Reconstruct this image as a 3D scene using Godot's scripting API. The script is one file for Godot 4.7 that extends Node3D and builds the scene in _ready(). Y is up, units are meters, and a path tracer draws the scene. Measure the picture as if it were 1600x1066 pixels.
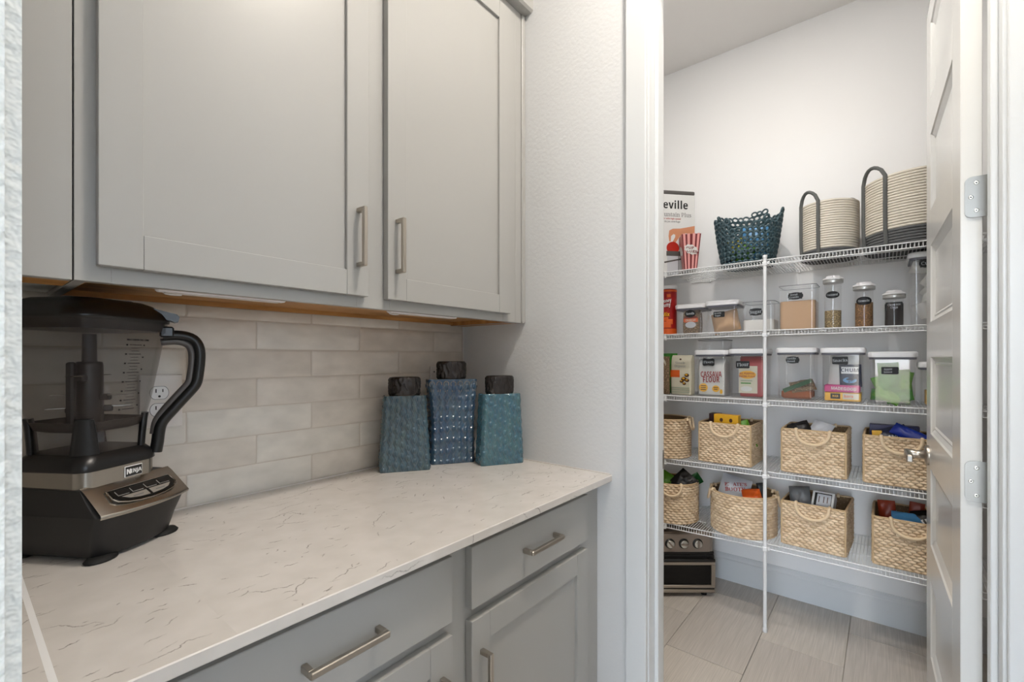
extends Node3D
# A kitchen counter nook beside an open pantry. Metres, y up. x runs along the counter towards the pantry, z out of the tiled wall.

var M := {}
var used := {}
var rng := RandomNumberGenerator.new()
var shelf_top := [1.736, 1.406, 1.079, 0.746, 0.410]
var shelf_drop := [0.003, 0.005, 0.002, 0.005, 0.011]


# ------------------------------------------------------------------ mesh builder
class MB:
	var p := PackedVector3Array()
	var n := PackedVector3Array()
	var c := PackedColorArray()
	var uv := PackedVector2Array()
	var idx := PackedInt32Array()
	var t := Transform3D()
	var col := Color.WHITE
	var tinted := false

	func face(pts: Array) -> void:      # flat convex polygon, counter-clockwise seen from outside
		var q := []
		for a in pts:
			q.append(t * a)
		var nn := Vector3.ZERO
		for i in range(1, q.size() - 1):
			nn += (q[i] - q[0]).cross(q[i + 1] - q[0])
		nn = nn.normalized()
		var b := p.size()
		for a in q:
			p.append(a); n.append(nn); c.append(col); uv.append(Vector2.ZERO)
		for i in range(1, q.size() - 1):
			idx.append_array([b, b + i + 1, b + i])

	func grid(pts: PackedVector3Array, w: int, h: int, wrap: bool, cols = null, wrap_v := false) -> void:
		var b := p.size()
		var q := PackedVector3Array()
		q.resize(pts.size())
		for i in pts.size():
			q[i] = t * pts[i]
		var nn := PackedVector3Array()
		nn.resize(q.size())
		var wi := w if wrap else w - 1
		var hj := h if wrap_v else h - 1
		for j in hj:
			var j1 := (j + 1) % h
			for i in wi:
				var i1 := (i + 1) % w
				var a := j * w + i
				var d := j * w + i1
				var e := j1 * w + i1
				var f := j1 * w + i
				var g := (q[e] - q[a]).cross(q[f] - q[d])
				nn[a] += g; nn[d] += g; nn[e] += g; nn[f] += g
				idx.append_array([b + a, b + e, b + d, b + a, b + f, b + e])
		for i in q.size():
			p.append(q[i])
			n.append(nn[i].normalized() if nn[i].length_squared() > 1e-20 else Vector3.UP)
			c.append(cols[i] if cols != null else col)
			uv.append(Vector2(float(i % w) / maxi(w - 1, 1), float(i / w) / maxi(h - 1, 1)))

	func loft(rings: Array, cap0 := true, cap1 := true) -> void:
		var w: int = rings[0].size()
		var all := PackedVector3Array()
		for r in rings:
			for a in r:
				all.append(a)
		grid(all, w, rings.size(), true)
		if cap0:
			var r0: Array = Array(rings[0]).duplicate()
			r0.reverse()
			face(r0)
		if cap1:
			face(Array(rings[-1]))

	func box(lo: Vector3, hi: Vector3, bev := 0.0) -> void:
		if bev <= 0.0:
			var x0 := lo.x; var x1 := hi.x; var y0 := lo.y; var y1 := hi.y; var z0 := lo.z; var z1 := hi.z
			face([Vector3(x0, y0, z1), Vector3(x1, y0, z1), Vector3(x1, y1, z1), Vector3(x0, y1, z1)])
			face([Vector3(x1, y0, z0), Vector3(x0, y0, z0), Vector3(x0, y1, z0), Vector3(x1, y1, z0)])
			face([Vector3(x1, y0, z1), Vector3(x1, y0, z0), Vector3(x1, y1, z0), Vector3(x1, y1, z1)])
			face([Vector3(x0, y0, z0), Vector3(x0, y0, z1), Vector3(x0, y1, z1), Vector3(x0, y1, z0)])
			face([Vector3(x0, y1, z1), Vector3(x1, y1, z1), Vector3(x1, y1, z0), Vector3(x0, y1, z0)])
			face([Vector3(x0, y0, z0), Vector3(x1, y0, z0), Vector3(x1, y0, z1), Vector3(x0, y0, z1)])
			return
		var rings := []
		for k in [[lo.y, bev], [lo.y + bev, 0.0], [hi.y - bev, 0.0], [hi.y, bev]]:
			var s: float = k[1]
			var a := Vector2(lo.x + s, lo.z + s)
			var b := Vector2(hi.x - s, hi.z - s)
			var g := bev * 0.5 if s > 0.0 else bev
			rings.append([Vector3(b.x, k[0], b.y - g), Vector3(b.x, k[0], a.y + g), Vector3(b.x - g, k[0], a.y), Vector3(a.x + g, k[0], a.y), Vector3(a.x, k[0], a.y + g), Vector3(a.x, k[0], b.y - g), Vector3(a.x + g, k[0], b.y), Vector3(b.x - g, k[0], b.y)])
		for j in 3:
			for i in 8:
				var i1 := (i + 1) % 8
				face([rings[j][i], rings[j][i1], rings[j + 1][i1], rings[j + 1][i]])
		var r0: Array = rings[0].duplicate()
		r0.reverse()
		face(r0)
		face(rings[3])

	func lathe(prof: Array, seg: int, sx := 1.0, sz := 1.0) -> void:
		var all := PackedVector3Array()
		for q in prof:
			for i in seg:
				var a := TAU * i / seg
				all.append(Vector3(cos(a) * q.x * sx, q.y, -sin(a) * q.x * sz))
		grid(all, seg, prof.size(), true)

	func tube(path: Array, r: float, seg := 6, closed := false, flat := 1.0, ends := true) -> void:
		var all := PackedVector3Array()
		var m := path.size()
		var up := Vector3.UP
		var first := []
		var last := []
		for k in m:
			var d: Vector3
			if closed:
				d = path[(k + 1) % m] - path[(k - 1 + m) % m]
			else:
				d = path[mini(k + 1, m - 1)] - path[maxi(k - 1, 0)]
			d = d.normalized()
			if k == 0:
				up = Vector3.UP if absf(d.y) < 0.9 else Vector3.RIGHT
			up = (up - d * up.dot(d)).normalized()
			var sd := d.cross(up)
			var ring := []
			for i in seg:
				var a := -TAU * i / seg
				ring.append(path[k] + (sd * cos(a) + up * sin(a) * flat) * r)
			if k == 0: first = ring
			last = ring
			for a in ring:
				all.append(a)
		grid(all, seg, m, true, null, closed)
		if ends and not closed:
			first.reverse()
			face(first)
			face(last)

	func prism(poly: PackedVector2Array, z0: float, z1: float) -> void:
		var tri := Geometry2D.triangulate_polygon(poly)
		var cw := Geometry2D.is_polygon_clockwise(poly)
		for k in range(0, tri.size(), 3):
			var a := poly[tri[k]]; var b := poly[tri[k + 1]]; var d := poly[tri[k + 2]]
			if (b - a).cross(d - a) < 0.0:
				var s := b; b = d; d = s
			face([Vector3(a.x, a.y, z1), Vector3(b.x, b.y, z1), Vector3(d.x, d.y, z1)])
			face([Vector3(a.x, a.y, z0), Vector3(d.x, d.y, z0), Vector3(b.x, b.y, z0)])
		var m := poly.size()
		for i in m:
			var a := poly[i]; var b := poly[(i + 1) % m]
			if cw:
				var s := a; a = b; b = s
			face([Vector3(a.x, a.y, z0), Vector3(b.x, b.y, z0), Vector3(b.x, b.y, z1), Vector3(a.x, a.y, z1)])

	func mesh() -> ArrayMesh:
		var arr := []
		arr.resize(Mesh.ARRAY_MAX)
		arr[Mesh.ARRAY_VERTEX] = p
		arr[Mesh.ARRAY_NORMAL] = n
		arr[Mesh.ARRAY_TEX_UV] = uv
		if tinted:
			arr[Mesh.ARRAY_COLOR] = c
		arr[Mesh.ARRAY_INDEX] = idx
		var am := ArrayMesh.new()
		am.add_surface_from_arrays(Mesh.PRIMITIVE_TRIANGLES, arr)
		return am


func rr(hx: float, hz: float, r: float, y: float, k := 5, cx := 0.0, cz := 0.0) -> Array:   # rounded rectangle ring, counter-clockwise from above
	var out := []
	for q in 4:
		var ox := (hx - r) * (1.0 if q == 0 or q == 3 else -1.0)
		var oz := (hz - r) * (-1.0 if q < 2 else 1.0)
		for i in k + 1:
			var a := PI / 2 * (q + float(i) / k)
			out.append(Vector3(cx + ox + cos(a) * r, y, cz + oz - sin(a) * r))
	return out


func cc(r: float, y: float, seg := 24) -> Array:
	var out := []
	for i in seg:
		var a := TAU * i / seg
		out.append(Vector3(cos(a) * r, y, -sin(a) * r))
	return out


# ------------------------------------------------------------------ scene tree helpers
func numbered(called: String) -> String:
	if not used.has(called):
		used[called] = 0
		return called
	used[called] += 1
	return "%s_%03d" % [called, used[called]]


func thing(called: String, label: String, category: String, at := Vector3.ZERO, deg := 0.0, group := "") -> Node3D:
	var o := Node3D.new()
	o.name = numbered(called)
	add_child(o)
	o.position = at
	o.rotation_degrees.y = deg
	o.set_meta("label", label)
	o.set_meta("category", category)
	if group:
		o.set_meta("group", group)
	return o


func part(parent: Node3D, called: String, mesh, material: Material, label := "") -> MeshInstance3D:
	var o := MeshInstance3D.new()
	o.name = called
	o.mesh = mesh.mesh() if mesh is MB else mesh
	o.material_override = material
	o.cast_shadow = GeometryInstance3D.SHADOW_CASTING_SETTING_ON
	parent.add_child(o, true)
	if label:
		o.set_meta("label", label)
	return o


func struct(called: String, mesh, material: Material, label: String) -> MeshInstance3D:
	var o := part(self, called, mesh, material, label)
	o.set_meta("kind", "structure")
	return o


func block(lo: Vector3, hi: Vector3, bev := 0.0) -> MB:
	var m := MB.new()
	m.box(lo, hi, bev)
	return m


func words(parent: Node3D, text: String, size: float, at: Vector3, material: Material, font := "Droid Sans", bold := false, deg := 0.0, called := "lettering", squeeze := 1.0, tilt := 0.0) -> MeshInstance3D:
	var f := SystemFont.new()
	f.font_names = PackedStringArray([font])
	f.font_weight = 700 if bold else 400
	var tm := TextMesh.new()
	tm.text = text
	tm.font = f
	tm.font_size = 32
	tm.pixel_size = size / 32.0
	tm.depth = 0.0006
	tm.curve_step = 3.0
	var o := part(parent, called, tm, material)
	o.position = at
	o.rotation_degrees = Vector3(tilt, 0, deg)
	o.scale.x = squeeze
	return o


# ------------------------------------------------------------------ materials
func noise_tex(freq: float, size: int, a: Color, b: Color, sd: int, octaves := 3, kind := FastNoiseLite.TYPE_SIMPLEX_SMOOTH, stops := []) -> NoiseTexture2D:
	var nz := FastNoiseLite.new()
	nz.noise_type = kind
	nz.frequency = freq
	nz.seed = sd
	nz.fractal_octaves = octaves
	var tx := NoiseTexture2D.new()
	tx.width = size
	tx.height = size
	tx.seamless = true
	tx.noise = nz
	var g := Gradient.new()
	g.set_color(0, a)
	g.set_color(1, b)
	for s in stops:
		g.add_point(s[0], s[1])
	tx.color_ramp = g
	return tx


func mat(called: String, color: Color, rough := 0.6, metal := 0.0, spec := 0.5) -> StandardMaterial3D:
	var m := StandardMaterial3D.new()
	m.resource_name = called
	m.albedo_color = color
	m.roughness = rough
	m.metallic = metal
	m.metallic_specular = spec
	M[called] = m
	return m


func bump(m: StandardMaterial3D, tx: Texture2D, cm: float, scale: Vector3, world := true) -> void:
	m.heightmap_enabled = true
	m.heightmap_texture = tx
	m.heightmap_scale = cm
	m.uv1_triplanar = true
	m.uv1_world_triplanar = world
	m.uv1_scale = scale


func skin(m: StandardMaterial3D, tx: Texture2D, scale: Vector3, world := true) -> void:
	m.albedo_texture = tx
	m.uv1_triplanar = true
	m.uv1_world_triplanar = world
	m.uv1_scale = scale


func pane(called: String, color: Color, alpha: float, rough := 0.05) -> StandardMaterial3D:
	var m := mat(called, Color(color, alpha), rough)
	m.transparency = BaseMaterial3D.TRANSPARENCY_ALPHA
	m.cull_mode = BaseMaterial3D.CULL_DISABLED
	m.metallic_specular = 0.36
	return m


func quartz() -> ImageTexture:
	var r := RandomNumberGenerator.new()
	r.seed = 11
	var s := 1024
	var im := Image.create(s, s, false, Image.FORMAT_RGB8)
	im.fill(Color(0.90, 0.885, 0.865))
	var nz := FastNoiseLite.new()
	nz.frequency = 0.012
	nz.seed = 3
	nz.fractal_octaves = 3
	for y in s:
		for x in s:
			var k := nz.get_noise_2d(x, y) * 0.028
			im.set_pixel(x, y, Color(0.885 + k, 0.874 + k, 0.86 + k * 1.1))
	for v in 520:      # wandering hairline veins, most of them short
		var pos := Vector2(r.randf() * s, r.randf() * s)
		var dir := r.randf_range(-0.7, 0.5) + (PI if r.randf() < 0.5 else 0.0)
		var steps := int(r.randf_range(5, 30)) if v > 60 else int(r.randf_range(40, 120))
		var dark := r.randf_range(0.18, 0.75) if v > 60 else r.randf_range(0.3, 0.65)
		var turn := 0.0
		for k in steps:
			turn = turn * 0.7 + r.randf_range(-0.35, 0.35)
			pos += Vector2.from_angle(dir + turn * 1.6) * 1.0
			dir += r.randf_range(-0.09, 0.09)
			var fade := sin(PI * (k + 0.5) / steps) * dark * (0.5 + 0.5 * absf(sin(k * 0.31 + v)))
			for d in [[0, 0, 1.0], [0, 1, 0.55], [1, 0, 0.35]]:
				var xi := posmod(int(pos.x) + d[0], s)
				var yi := posmod(int(pos.y) + d[1], s)
				im.set_pixel(xi, yi, im.get_pixel(xi, yi).lerp(Color(0.36, 0.335, 0.32), clampf(fade * d[2], 0, 0.85)))
	return ImageTexture.create_from_image(im)


func make_materials() -> void:
	var peel := noise_tex(0.022, 512, Color.BLACK, Color.WHITE, 5, 3)
	var wall := mat("wall_paint", Color(0.855, 0.86, 0.865), 0.55)
	bump(wall, peel, 0.035, Vector3.ONE * 5.0)
	var nook := mat("nook_wall_paint", Color(0.87, 0.88, 0.87), 0.6)
	bump(nook, peel, 0.14, Vector3.ONE * 8.0)
	mat("pantry_paint", Color(0.935, 0.935, 0.935), 0.6)
	mat("ceiling_paint", Color(0.93, 0.92, 0.91), 0.8)
	mat("trim_paint", Color(0.855, 0.865, 0.87), 0.28)
	mat("door_paint", Color(0.85, 0.85, 0.84), 0.22)
	mat("cabinet_paint", Color(0.66, 0.657, 0.645), 0.35)
	var cab := noise_tex(0.01, 256, Color(0.66, 0.46, 0.25), Color(0.80, 0.60, 0.36), 8, 4)
	var maple := mat("maple", Color.WHITE, 0.5)
	skin(maple, cab, Vector3(1.2, 8, 8))
	mat("grout", Color(0.78, 0.745, 0.70), 0.85)
	for k in 3:
		var tl := mat("glazed_tile_%d" % k, [Color(0.885, 0.855, 0.815), Color(0.86, 0.825, 0.78), Color(0.90, 0.88, 0.845)][k], 0.16)
		if k == 0:
			M["cloud"] = noise_tex(0.006, 512, Color(0.92, 0.92, 0.92), Color(1, 1, 1), 21, 4)
			M["ripple"] = noise_tex(0.008, 256, Color.BLACK, Color.WHITE, 23, 2)
		skin(tl, M.cloud, Vector3(2.6, 4.5, 2.6))
		tl.uv1_offset = Vector3(k * 0.37, k * 0.21, 0)
		tl.heightmap_enabled = true
		tl.heightmap_texture = M.ripple
		tl.heightmap_scale = 0.22
	var q := mat("quartz", Color(0.95, 0.94, 0.93), 0.10)
	skin(q, quartz(), Vector3.ONE * 0.95)
	var grain := noise_tex(0.02, 512, Color(0.74, 0.715, 0.68), Color(0.84, 0.81, 0.775), 31, 3)
	for k in 2:
		var fl := mat("floor_tile_%d" % k, [Color(1, 1, 1), Color(0.965, 0.965, 0.97)][k], 0.32)
		skin(fl, grain, Vector3(0.35, 1, 14))
		fl.uv1_offset = Vector3(0, 0, k * 0.4)
	mat("floor_grout", Color(0.76, 0.74, 0.71), 0.9)
	mat("floor_base", Color(0.76, 0.735, 0.70), 0.5)
	var nick := mat("brushed_nickel", Color(0.70, 0.67, 0.63), 0.32, 1.0)
	nick.metallic_specular = 0.5
	mat("hinge_metal", Color(0.62, 0.62, 0.61), 0.42, 1.0)
	mat("screw_metal", Color(0.85, 0.85, 0.83), 0.3, 1.0)
	mat("dark_slot", Color(0.05, 0.05, 0.05), 0.6)
	mat("white_plastic", Color(0.93, 0.925, 0.93), 0.35)
	mat("outlet_plastic", Color(0.86, 0.84, 0.82), 0.4)
	mat("wire_coat", Color(0.90, 0.905, 0.91), 0.35)
	mat("black_plastic", Color(0.06, 0.06, 0.065), 0.33)
	mat("satin_black", Color(0.10, 0.098, 0.10), 0.5)
	mat("soft_black", Color(0.035, 0.035, 0.035), 0.7)
	mat("handle_grey", Color(0.075, 0.075, 0.075), 0.4)
	mat("inner_grip", Color(0.33, 0.31, 0.30), 0.4)
	mat("steel", Color(0.66, 0.64, 0.61), 0.27, 1.0)
	mat("button_dark", Color(0.05, 0.06, 0.06), 0.3)
	mat("button_silver", Color(0.62, 0.60, 0.57), 0.4, 0.4)
	mat("silver_line", Color(0.75, 0.75, 0.74), 0.35, 0.6)
	mat("print_white", Color(0.92, 0.92, 0.92), 0.6)
	mat("print_black", Color(0.03, 0.03, 0.03), 0.6)
	mat("print_grey", Color(0.45, 0.45, 0.46), 0.6)
	mat("chalk", Color(0.78, 0.80, 0.82), 0.9)
	mat("chalkboard", Color(0.022, 0.032, 0.045), 0.55)
	pane("jar_plastic", Color(0.27, 0.235, 0.225), 0.30)
	pane("clear_plastic", Color(0.80, 0.81, 0.82), 0.035)
	pane("clear_bag", Color(0.8, 0.8, 0.8), 0.14)
	pane("oven_glass", Color(0.03, 0.03, 0.03), 0.55, 0.08)
	mat("gasket", Color(0.40, 0.40, 0.44), 0.4)
	var glaze := mat("vase_glaze", Color.WHITE, 0.16)
	glaze.vertex_color_use_as_albedo = true
	glaze.clearcoat_enabled = true
	glaze.clearcoat = 1.0
	glaze.clearcoat_roughness = 0.06
	mat("bronze_glaze", Color(0.26, 0.245, 0.24), 0.12, 0.75)
	var cane := mat("seagrass", Color.WHITE, 0.75)
	cane.vertex_color_use_as_albedo = true
	mat("seagrass_plain", Color(0.80, 0.69, 0.54), 0.8)
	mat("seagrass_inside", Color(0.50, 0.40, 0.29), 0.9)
	mat("rope_handle", Color(0.89, 0.80, 0.67), 0.8)
	mat("cotton_rope", Color(0.84, 0.81, 0.76), 0.9)
	mat("grey_rope", Color(0.37, 0.375, 0.38), 0.9)
	mat("grey_strap", Color(0.36, 0.365, 0.36), 0.85)
	mat("coral_resin", Color(0.22, 0.315, 0.345), 0.4)
	mat("taupe_metal", Color(0.56, 0.51, 0.47), 0.4, 0.35)
	mat("oven_dark", Color(0.10, 0.10, 0.10), 0.35)
	mat("carton_white", Color(0.84, 0.84, 0.835), 0.5)
	mat("carton_grey", Color(0.33, 0.32, 0.31), 0.5)
	mat("skin_print", Color(0.78, 0.53, 0.39), 0.6)
	mat("tomato_print", Color(0.68, 0.13, 0.06), 0.5)
	for kv in [["red", Color(0.62, 0.05, 0.05)], ["orange", Color(0.85, 0.36, 0.10)], ["yellow", Color(0.90, 0.68, 0.06)], ["mustard", Color(0.93, 0.70, 0.15)], ["olive", Color(0.66, 0.62, 0.14)], ["green", Color(0.17, 0.50, 0.06)], ["lime", Color(0.34, 0.58, 0.08)], ["deep_green", Color(0.05, 0.30, 0.12)],
			["blue", Color(0.03, 0.16, 0.55)], ["navy", Color(0.05, 0.09, 0.22)], ["sky", Color(0.30, 0.55, 0.75)], ["pink", Color(0.80, 0.18, 0.50)], ["cream", Color(0.80, 0.775, 0.69)], ["sage", Color(0.62, 0.66, 0.57)], ["brown", Color(0.30, 0.16, 0.08)],
			["rust", Color(0.52, 0.16, 0.04)], ["grey", Color(0.42, 0.43, 0.44)], ["silver_bag", Color(0.76, 0.77, 0.79)], ["white", Color(0.84, 0.835, 0.82)], ["black", Color(0.03, 0.03, 0.032)], ["violet", Color(0.20, 0.19, 0.36)], ["maroon", Color(0.17, 0.03, 0.035)], ["stripe_pink", Color(0.86, 0.60, 0.58)], ["stripe_red", Color(0.42, 0.05, 0.08)]]:
		mat("pack_" + kv[0], kv[1], 0.42)
	for kv in [["sugar", Color(0.87, 0.86, 0.84), 0.9], ["brown_sugar", Color(0.76, 0.62, 0.48), 0.9], ["grains", Color(0.90, 0.78, 0.56), 0.8], ["granola", Color(0.80, 0.58, 0.34), 0.8], ["chips", Color(0.20, 0.13, 0.11), 0.5], ["bread", Color(0.63, 0.36, 0.21), 0.8], ["beans", Color(0.82, 0.68, 0.52), 0.8]]:
		var m := mat("food_" + kv[0], kv[1], kv[2])
		if kv[0] in ["grains", "granola", "chips", "beans"]:
			if not M.has("specks"):
				M["specks"] = noise_tex(0.08, 256, Color(0.30, 0.30, 0.30), Color(1, 1, 1), 41, 1, FastNoiseLite.TYPE_CELLULAR)
			skin(m, M.specks, Vector3.ONE * 9.0)


func _ready() -> void:
	# ---------- camera
	var cam := Camera3D.new()
	cam.name = "camera"
	cam.projection = Camera3D.PROJECTION_FRUSTUM
	cam.near = 0.05
	cam.far = 60.0
	cam.size = 2.0 * 0.05 * 533.0 / 716.0
	cam.frustum_offset = Vector2(0, 0.05 * 26.94 / 716.0)
	add_child(cam)
	cam.position = Vector3(-1.290, 1.273, 1.299)
	cam.rotation_degrees = Vector3(0, -50.862, 0)
	cam.current = true
	# ---------- sky and exposure
	var we := WorldEnvironment.new()
	we.name = "world_environment"
	var e := Environment.new()
	e.background_mode = Environment.BG_SKY
	var sm := ProceduralSkyMaterial.new()
	sm.sky_top_color = Color(0.80, 0.85, 0.92)
	sm.sky_horizon_color = Color(0.87, 0.925, 0.975)
	sm.ground_bottom_color = Color(0.62, 0.60, 0.57)
	sm.ground_horizon_color = Color(0.76, 0.75, 0.73)
	sm.sky_energy_multiplier = 1.0
	var sk := Sky.new()
	sk.sky_material = sm
	e.sky = sk
	e.background_energy_multiplier = SKY_ENERGY
	e.tonemap_mode = Environment.TONE_MAPPER_LINEAR
	e.tonemap_exposure = EXPOSURE
	e.sdfgi_enabled = true
	e.ssao_enabled = true
	e.ssil_enabled = true
	we.environment = e
	add_child(we)
	make_materials()
	# ---------- lamps: recessed downlights of the kitchen, one small lamp in the pantry
	for q in [[-0.45, 1.2, 1.0]]:
		downlight(Vector3(q[0], 3.04, q[1]), KITCHEN_LAMP * q[2], 0.085)
	pantry_lamp(Vector3(0.40, 3.04, 0.84))
	# ---------- setting
	setting()
	pantry_door()
	# ---------- kitchen
	wall_cabinets()
	base_cabinets()
	countertop()
	outlets()
	blender()
	vases()
	# ---------- pantry
	shelves()
	baskets()
	containers()
	top_shelf()
	toaster_oven()


const SKY_ENERGY := 16.4
const EXPOSURE := 1.0
const KITCHEN_LAMP := 2.45
const PANTRY_LAMP := 1.45


func downlight(at: Vector3, energy: float, r: float) -> void:
	var o := thing("ceiling_light", "round white recessed ceiling light above the aisle beside the doorway", "light", at)
	var m := MB.new()
	m.lathe([Vector2(r + 0.02, 0.0), Vector2(r + 0.02, -0.004), Vector2(r, -0.007), Vector2(r, -0.001)], 32)
	part(o, "trim_ring", m, M.white_plastic)
	var d := MB.new()
	var ring := cc(r, -0.002, 32)
	ring.reverse()
	d.face(ring)
	part(o, "light_panel", d, glow_mat())
	var l := AreaLight3D.new()
	l.name = "lamp"
	l.area_size = Vector2(r, r) * 1.77
	l.light_color = Color(1.0, 0.96, 0.91)
	l.light_energy = energy
	l.shadow_enabled = true
	o.add_child(l)
	l.position = Vector3(0, -0.010, 0)
	l.rotation_degrees = Vector3(-90, 0, 0)


func glow_mat() -> StandardMaterial3D:
	if not M.has("lamp_glow"):
		var m := mat("lamp_glow", Color(0.9, 0.9, 0.88), 0.5)
		m.emission_enabled = true
		m.emission = Color(1.0, 0.97, 0.93)
		m.emission_energy_multiplier = 2.0
	return M.lamp_glow


func pantry_lamp(at: Vector3) -> void:
	var o := thing("pantry_light", "small recessed downlight in the pantry ceiling", "light", at)
	var m := MB.new()
	m.lathe([Vector2(0.03, -0.001), Vector2(0.03, -0.006), Vector2(0.055, -0.005), Vector2(0.055, 0.0)], 32)
	part(o, "trim_ring", m, M.white_plastic)
	var d := MB.new()
	var ring := cc(0.03, -0.002, 32)
	ring.reverse()
	d.face(ring)
	part(o, "light_panel", d, glow_mat())
	var l := AreaLight3D.new()
	l.name = "lamp"
	l.area_size = Vector2(0.045, 0.045)
	l.light_color = Color(1.0, 0.975, 0.945)
	l.light_energy = PANTRY_LAMP
	l.shadow_enabled = true
	o.add_child(l)
	l.position = Vector3(0, -0.010, 0)
	l.rotation_degrees = Vector3(-90, 0, 0)


# ------------------------------------------------------------------ setting
func setting() -> void:
	var m := MB.new()
	m.box(Vector3(-4.7, -0.12, -0.12), Vector3(0.115, 0.0, 4.1))
	var fl := struct("floor", m, M.floor_base, "pale grey floor of the kitchen and the pantry")
	part(fl, "tile_bed", block(Vector3(0.115, -0.12, -0.12), Vector3(1.66, -0.008, 4.1)), M.floor_grout)
	var k := 0
	for z in [-0.08, 0.2325, 0.545, 0.8575, 1.17, 1.4825]:
		var x := 0.1165 - (0.30 if k % 2 else 0.0)
		while x < 1.53:
			var lo := maxf(x, 0.1165)
			var hi := minf(x + 0.607, 1.537)
			var z0 := maxf(z, 0.0)
			var z1 := minf(z + 0.3105, 1.778)
			if hi - lo > 0.03:
				part(fl, "floor_tile", block(Vector3(lo, -0.008, z0), Vector3(hi, 0.0, z1), 0.001), M["floor_tile_%d" % ((k + int(x * 7)) % 2)])
			x += 0.61
		k += 1
	struct("ceiling", block(Vector3(-4.8, 3.04, -0.12), Vector3(1.66, 3.16, 4.2)), M.ceiling_paint, "flat white ceiling")
	# tiled wall
	var wt := struct("wall_back", block(Vector3(-1.99, 0, -0.12), Vector3(0.0, 3.04, -0.006)), M.wall_paint, "wall behind the counter with a glazed tile backsplash")
	part(wt, "grout", block(Vector3(-1.86, 0.914, -0.006), Vector3(-0.004, 1.405, -0.0025)), M.grout)
	part(wt, "edge_trim", block(Vector3(-0.004, 0.914, -0.006), Vector3(0.0, 1.405, 0.001)), M.outlet_plastic)
	var r := RandomNumberGenerator.new()
	r.seed = 4
	var shapes := {}
	for row in 7:
		var y0 := 0.9167 + 0.0762 * row
		var y1 := minf(y0 + 0.0737, 1.4045)
		var x1 := -0.151 if row % 2 == 1 else -0.309
		x1 += 0.3105
		while x1 > -1.84:
			var lo := x1 - 0.3105 + 0.00125
			var hi := minf(x1 - 0.00125, -0.005)
			lo = maxf(lo, -1.858)
			if hi - lo > 0.02:
				var key := "%.3f %.3f %d" % [hi - lo, y1 - y0, r.randi() % 4]
				if not shapes.has(key):
					shapes[key] = tile_mesh(hi - lo, y1 - y0, r.randi())
				var o := part(wt, "tile", shapes[key], M["glazed_tile_%d" % (r.randi() % 3)])
				o.position = Vector3((lo + hi) / 2, (y0 + y1) / 2, 0.0)
				o.rotation_degrees = Vector3(r.randf_range(-0.25, 0.25), r.randf_range(-0.12, 0.12), 0)
			x1 -= 0.3105
	# wall with the pantry doorway
	m = MB.new()
	m.box(Vector3(0, 0, -0.12), Vector3(0.115, 3.04, 0.745))
	m.box(Vector3(0, 0, 1.496), Vector3(0.115, 3.04, 4.1))
	m.box(Vector3(0, 2.475, 0.745), Vector3(0.115, 3.04, 1.496))
	struct("wall_end", m, M.wall_paint, "pale grey painted wall with the pantry doorway")
	struct("trim_1", block(Vector3(-0.017, 0, 0.699), Vector3(0, 2.523, 0.7615), 0.002), M.trim_paint, "flat white door casing beside the counter")
	struct("trim_2", block(Vector3(-0.017, 0, 1.4815), Vector3(0, 2.523, 1.544), 0.002), M.trim_paint, "flat white door casing on the hinge side")
	struct("trim_3", block(Vector3(-0.017, 2.46, 0.7615), Vector3(0, 2.523, 1.4815), 0.002), M.trim_paint, "flat white head casing over the doorway")
	var j := struct("trim_4", block(Vector3(0, 0, 0.745), Vector3(0.115, 2.455, 0.765), 0.0012), M.trim_paint, "white door jamb on the latch side")
	part(j, "door_stop", block(Vector3(0.040, 0, 0.765), Vector3(0.077, 2.444, 0.7765), 0.0015), M.trim_paint)
	m = MB.new()
	m.box(Vector3(0.083, 0.930, 0.764), Vector3(0.1145, 0.988, 0.7662), 0.0005)
	part(j, "strike_plate", m, M.hinge_metal, "dull metal strike plate")
	j = struct("trim_5", block(Vector3(0, 0, 1.476), Vector3(0.115, 2.455, 1.496), 0.0012), M.trim_paint, "white door jamb on the hinge side")
	part(j, "door_stop", block(Vector3(0.040, 0, 1.4645), Vector3(0.077, 2.444, 1.476), 0.0015), M.trim_paint)
	j = struct("trim_6", block(Vector3(0, 2.455, 0.745), Vector3(0.115, 2.475, 1.496)), M.trim_paint, "white head jamb of the doorway")
	part(j, "door_stop", block(Vector3(0.040, 2.444, 0.765), Vector3(0.077, 2.455, 1.476)), M.trim_paint)
	# pantry shell
	struct("wall_pantry_back", block(Vector3(1.539, 0, -0.12), Vector3(1.66, 3.04, 1.9)), M.pantry_paint, "white wall behind the pantry shelves")
	struct("wall_pantry_left", block(Vector3(0.115, 0, -0.12), Vector3(1.539, 3.04, 0.0)), M.pantry_paint, "white left wall of the pantry")
	struct("wall_pantry_right", block(Vector3(0.115, 0, 1.78), Vector3(1.539, 3.04, 1.9)), M.pantry_paint, "white wall behind the open pantry door")
	struct("baseboard_pantry", base_profile(0.0, 1.78), M.trim_paint, "tall white baseboard under the pantry shelves")
	# the rest of the kitchen, out of view, open to daylight
	struct("wall_left", block(Vector3(-1.99, 0, -0.006), Vector3(-1.87, 3.04, 0.83)), M.wall_paint, "painted wall closing the counter nook")
	m = MB.new()
	m.box(Vector3(-4.7, 0, 0.83), Vector3(-1.272, 3.04, 0.95))
	m.box(Vector3(-1.272, 0, 0.838), Vector3(-1.2655, 3.04, 0.9435))
	struct("wall_niche", m, M.nook_wall_paint, "textured white wall end at the picture's left edge")
	m = MB.new()
	m.box(Vector3(-4.7, 2.5, 4.1), Vector3(1.66, 3.04, 4.2))
	m.box(Vector3(-1.35, 0, 4.1), Vector3(1.66, 2.5, 4.2))
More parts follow.
